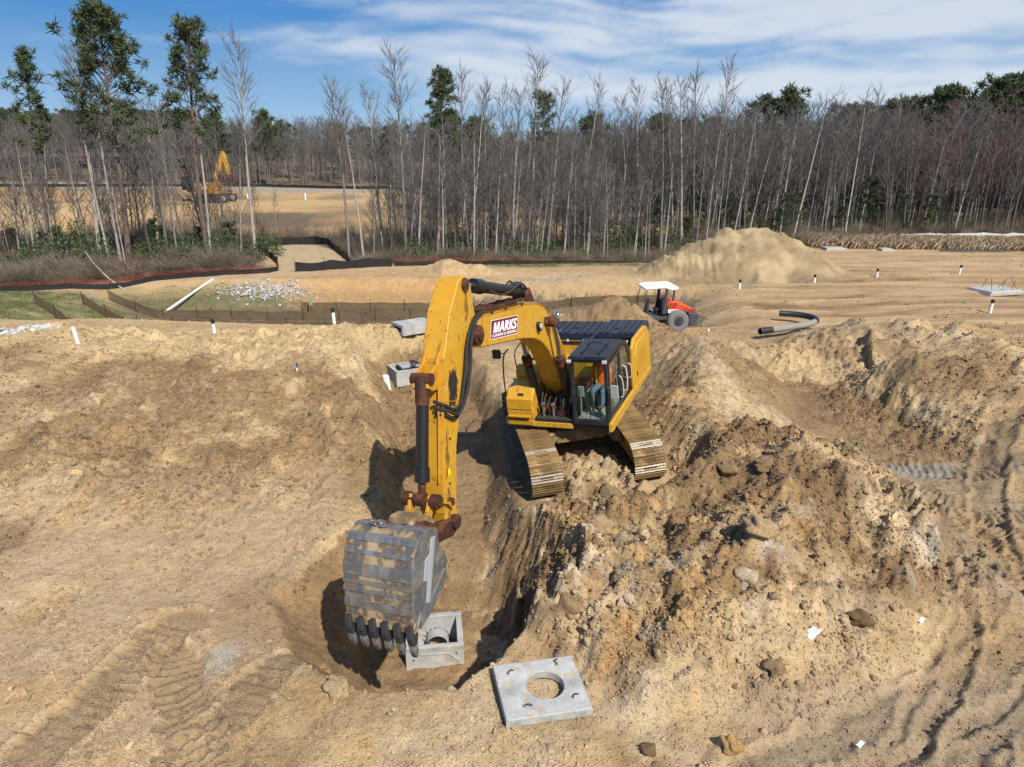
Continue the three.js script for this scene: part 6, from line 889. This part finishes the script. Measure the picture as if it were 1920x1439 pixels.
  [[-33.5, -49.5, 1.3, 'dark green bush in the scrub at the far left'], [-31.2, -51.5, 1.7, 'tall evergreen bush left of the tallest pine'], [-27.0, -54, 1.2, 'green bush right of the tallest pine'], [-24.6, -56.5, 1.9, 'tall leafy evergreen in front of the far field'], [-21.6, -52.6, 1.3, 'bright green bush left of the sand crossing'], [-19.6, -53.6, 1.2, 'bright green bush touching the left crossing fence'], [-18.9, -56.0, 1.1, 'green bush beside the tall twin trees'], [-7.2, -53.6, 1.1, 'bright green bush right of the tallest poplar'], [-2.9, -56.5, 1.3, 'green bush behind the small sand pile'], [0.2, -57, 1.6, 'largest green bush at the centre of the wood edge'], [1.6, -55.8, 1.2, 'green bush right of the largest central bush'], [5.6, -58, 1.1, 'small green bush behind the orange fence right of centre'], [-4.5, -64, 1.5, 'evergreen bush deep in the central strip'], [9.5, -66, 1.8, 'tall dark evergreen in the central wood'], [14.8, -63, 1.3, 'green bush above the left shoulder of the stockpile'], [23.5, -70, 1.2, 'small green bush at the right wood edge'], [-36.5, -47.5, 1.4, 'leftmost dark green bush behind the silt fence'], [-29.3, -50.2, 1.2, 'low green bush at the foot of the tallest pine'], [-25.6, -51.6, 1.2, 'green bush between the two ragged pines'], [-23.2, -50.6, 1.0, 'low green bush just behind the fence bend'], [-9.6, -56.4, 1.0, 'green bush under the tallest poplar'], [3.4, -60, 1.4, 'dark green bush behind the central orange mesh'], [12.2, -68, 1.6, 'dark evergreen bush near the lone bare trees']]
    .forEach(([x, z, s, label], i) => { const o = thing('evergreen_bush', label, 'bush', [x, groundY(x, z) - 0.1, z], i * 1.3, 'green bushes at the wood edge'); part('crown', sg[i % 3].crown, LEAF.holly, o); part('stem', sg[i % 3].trunk, BARK.dark, o); o.scale.set(s, s * 1.1, s); });
  { const o = plant('fallen_branch', 'pale fallen branch leaning over the left silt fence', null, { trunk: (() => { const f = fresh(); limb(f, [V(0, 0, 0), V(-1.2, .7, -.5), V(-2.2, 1.5, -1), V(-2.9, 2.3, -1.4)], 0.05, 0.02, 6); return geom(f); })() }, BARK.pale, BARK.pale, -24.6, -44.6, 1, 1, 0); o.userData.category = 'branch'; }
  // grass: tufts of blades
  const tuftG = (seed, n, h, w) => { const q = rng(seed), o = { pos: [], nor: [], idx: [] }; for (let i = 0; i < n; i++) { const a = q() * 6.28, x = (q() - .5) * .5, z = (q() - .5) * .5, hh = h * (0.5 + 0.7 * q()), bx = Math.cos(a) * w, bz = Math.sin(a) * w, lx = (q() - .5) * h * .6, lz = (q() - .5) * h * .6, b = o.pos.length / 3; o.pos.push(x - bx, 0, z - bz, x + bx, 0, z + bz, x + lx * .4, hh * .6, z + lz * .4, x + lx, hh, z + lz); for (let k = 0; k < 4; k++) o.nor.push(-Math.sin(a), 0.3, Math.cos(a)); o.idx.push(b, b + 1, b + 2, b + 1, b + 3, b + 2); } return geom(o); };
  const gs = [], blade = new THREE.MeshStandardMaterial({ color: lin(1, 1, 1), roughness: 0.9, side: THREE.DoubleSide });
  const lawn = (cx, cz, rx, rz, n) => { for (let i = 0; i < n; i++) { const a = r() * 6.28, d = Math.sqrt(r()), x = cx + Math.cos(a) * d * rx, z = cz + Math.sin(a) * d * rz; if (fbm(x * 0.8, z * 0.8, 3) < -0.25) continue; const k = 0.7 + 0.6 * r(); gs.push({ p: [x, groundY(x, z) - 0.01, z], s: 0.6 + 0.6 * r(), rot: [0, r() * 6, 0], c: [.10 * k, .125 * k, .035 * k] }); } };
  lawn(-27, -38, 5.2, 4.4, 1500); lawn(-20, -44.2, 6, 1.1, 320); lawn(5, -52, 8.5, 0.8, 700); lawn(25.5, -64, 3, 1.8, 400); lawn(-34, -41.5, 7, 1, 500);
  scatter('grass', 'short green grass on the basin banks and fence line', 'grass', [tuftG(1, 16, 0.12, 0.012), tuftG(2, 16, 0.1, 0.012)], blade, gs);
  const dg = []; for (let i = 0; i < 4200; i++) { const x = lerp(26, 56, r()), z = lerp(-60.9, -66.5, r()) + (x - 26) * 0.12; const k = 0.7 + 0.5 * r(); dg.push({ p: [x, groundY(x, z), z], s: [1.8, 0.8 + 0.5 * r(), 1.8], rot: [0, r() * 6, 0], c: [.52 * k, .39 * k, .25 * k] }); }
  scatter('dry_grass', 'tall buff dry grass strip in front of the right wood', 'dry grass', [tuftG(3, 44, 0.5, 0.006), tuftG(4, 44, 0.55, 0.006)], blade, dg);
  const fl = thing('pale_tarp', 'long pale sheeting along the top of the dry grass strip', 'sheeting', [42, groundY(42, -66) , -65.6], 0.06); { const sg2 = new THREE.PlaneGeometry(13, 1.1, 60, 6).rotateX(-1.1), p = sg2.attributes.position; for (let i = 0; i < p.count; i++) p.setY(i, p.getY(i) * 0.7 + 0.45 + 0.14 * fbm(p.getX(i) * 0.7, p.getZ(i) * 2, 3)); sg2.computeVertexNormals(); const pm2 = std([.42, .42, .42], .9); pm2.side = THREE.DoubleSide; part('sheet', sg2, pm2, fl); };
  const db = thing('dark_debris', 'dark heap of torn fabric before the dry grass strip', 'debris', [36.5, groundY(36.5, -58.8), -58.8]); part('heap', [lumpy(61, 3, .5).toNonIndexed().scale(1.8, .3, .5), lumpy(62, 3, .5).toNonIndexed().scale(1.4, .25, .4).translate(3, 0, .2)], std([.06, .05, .045], .95), db);
}
renderer.render(scene, camera);
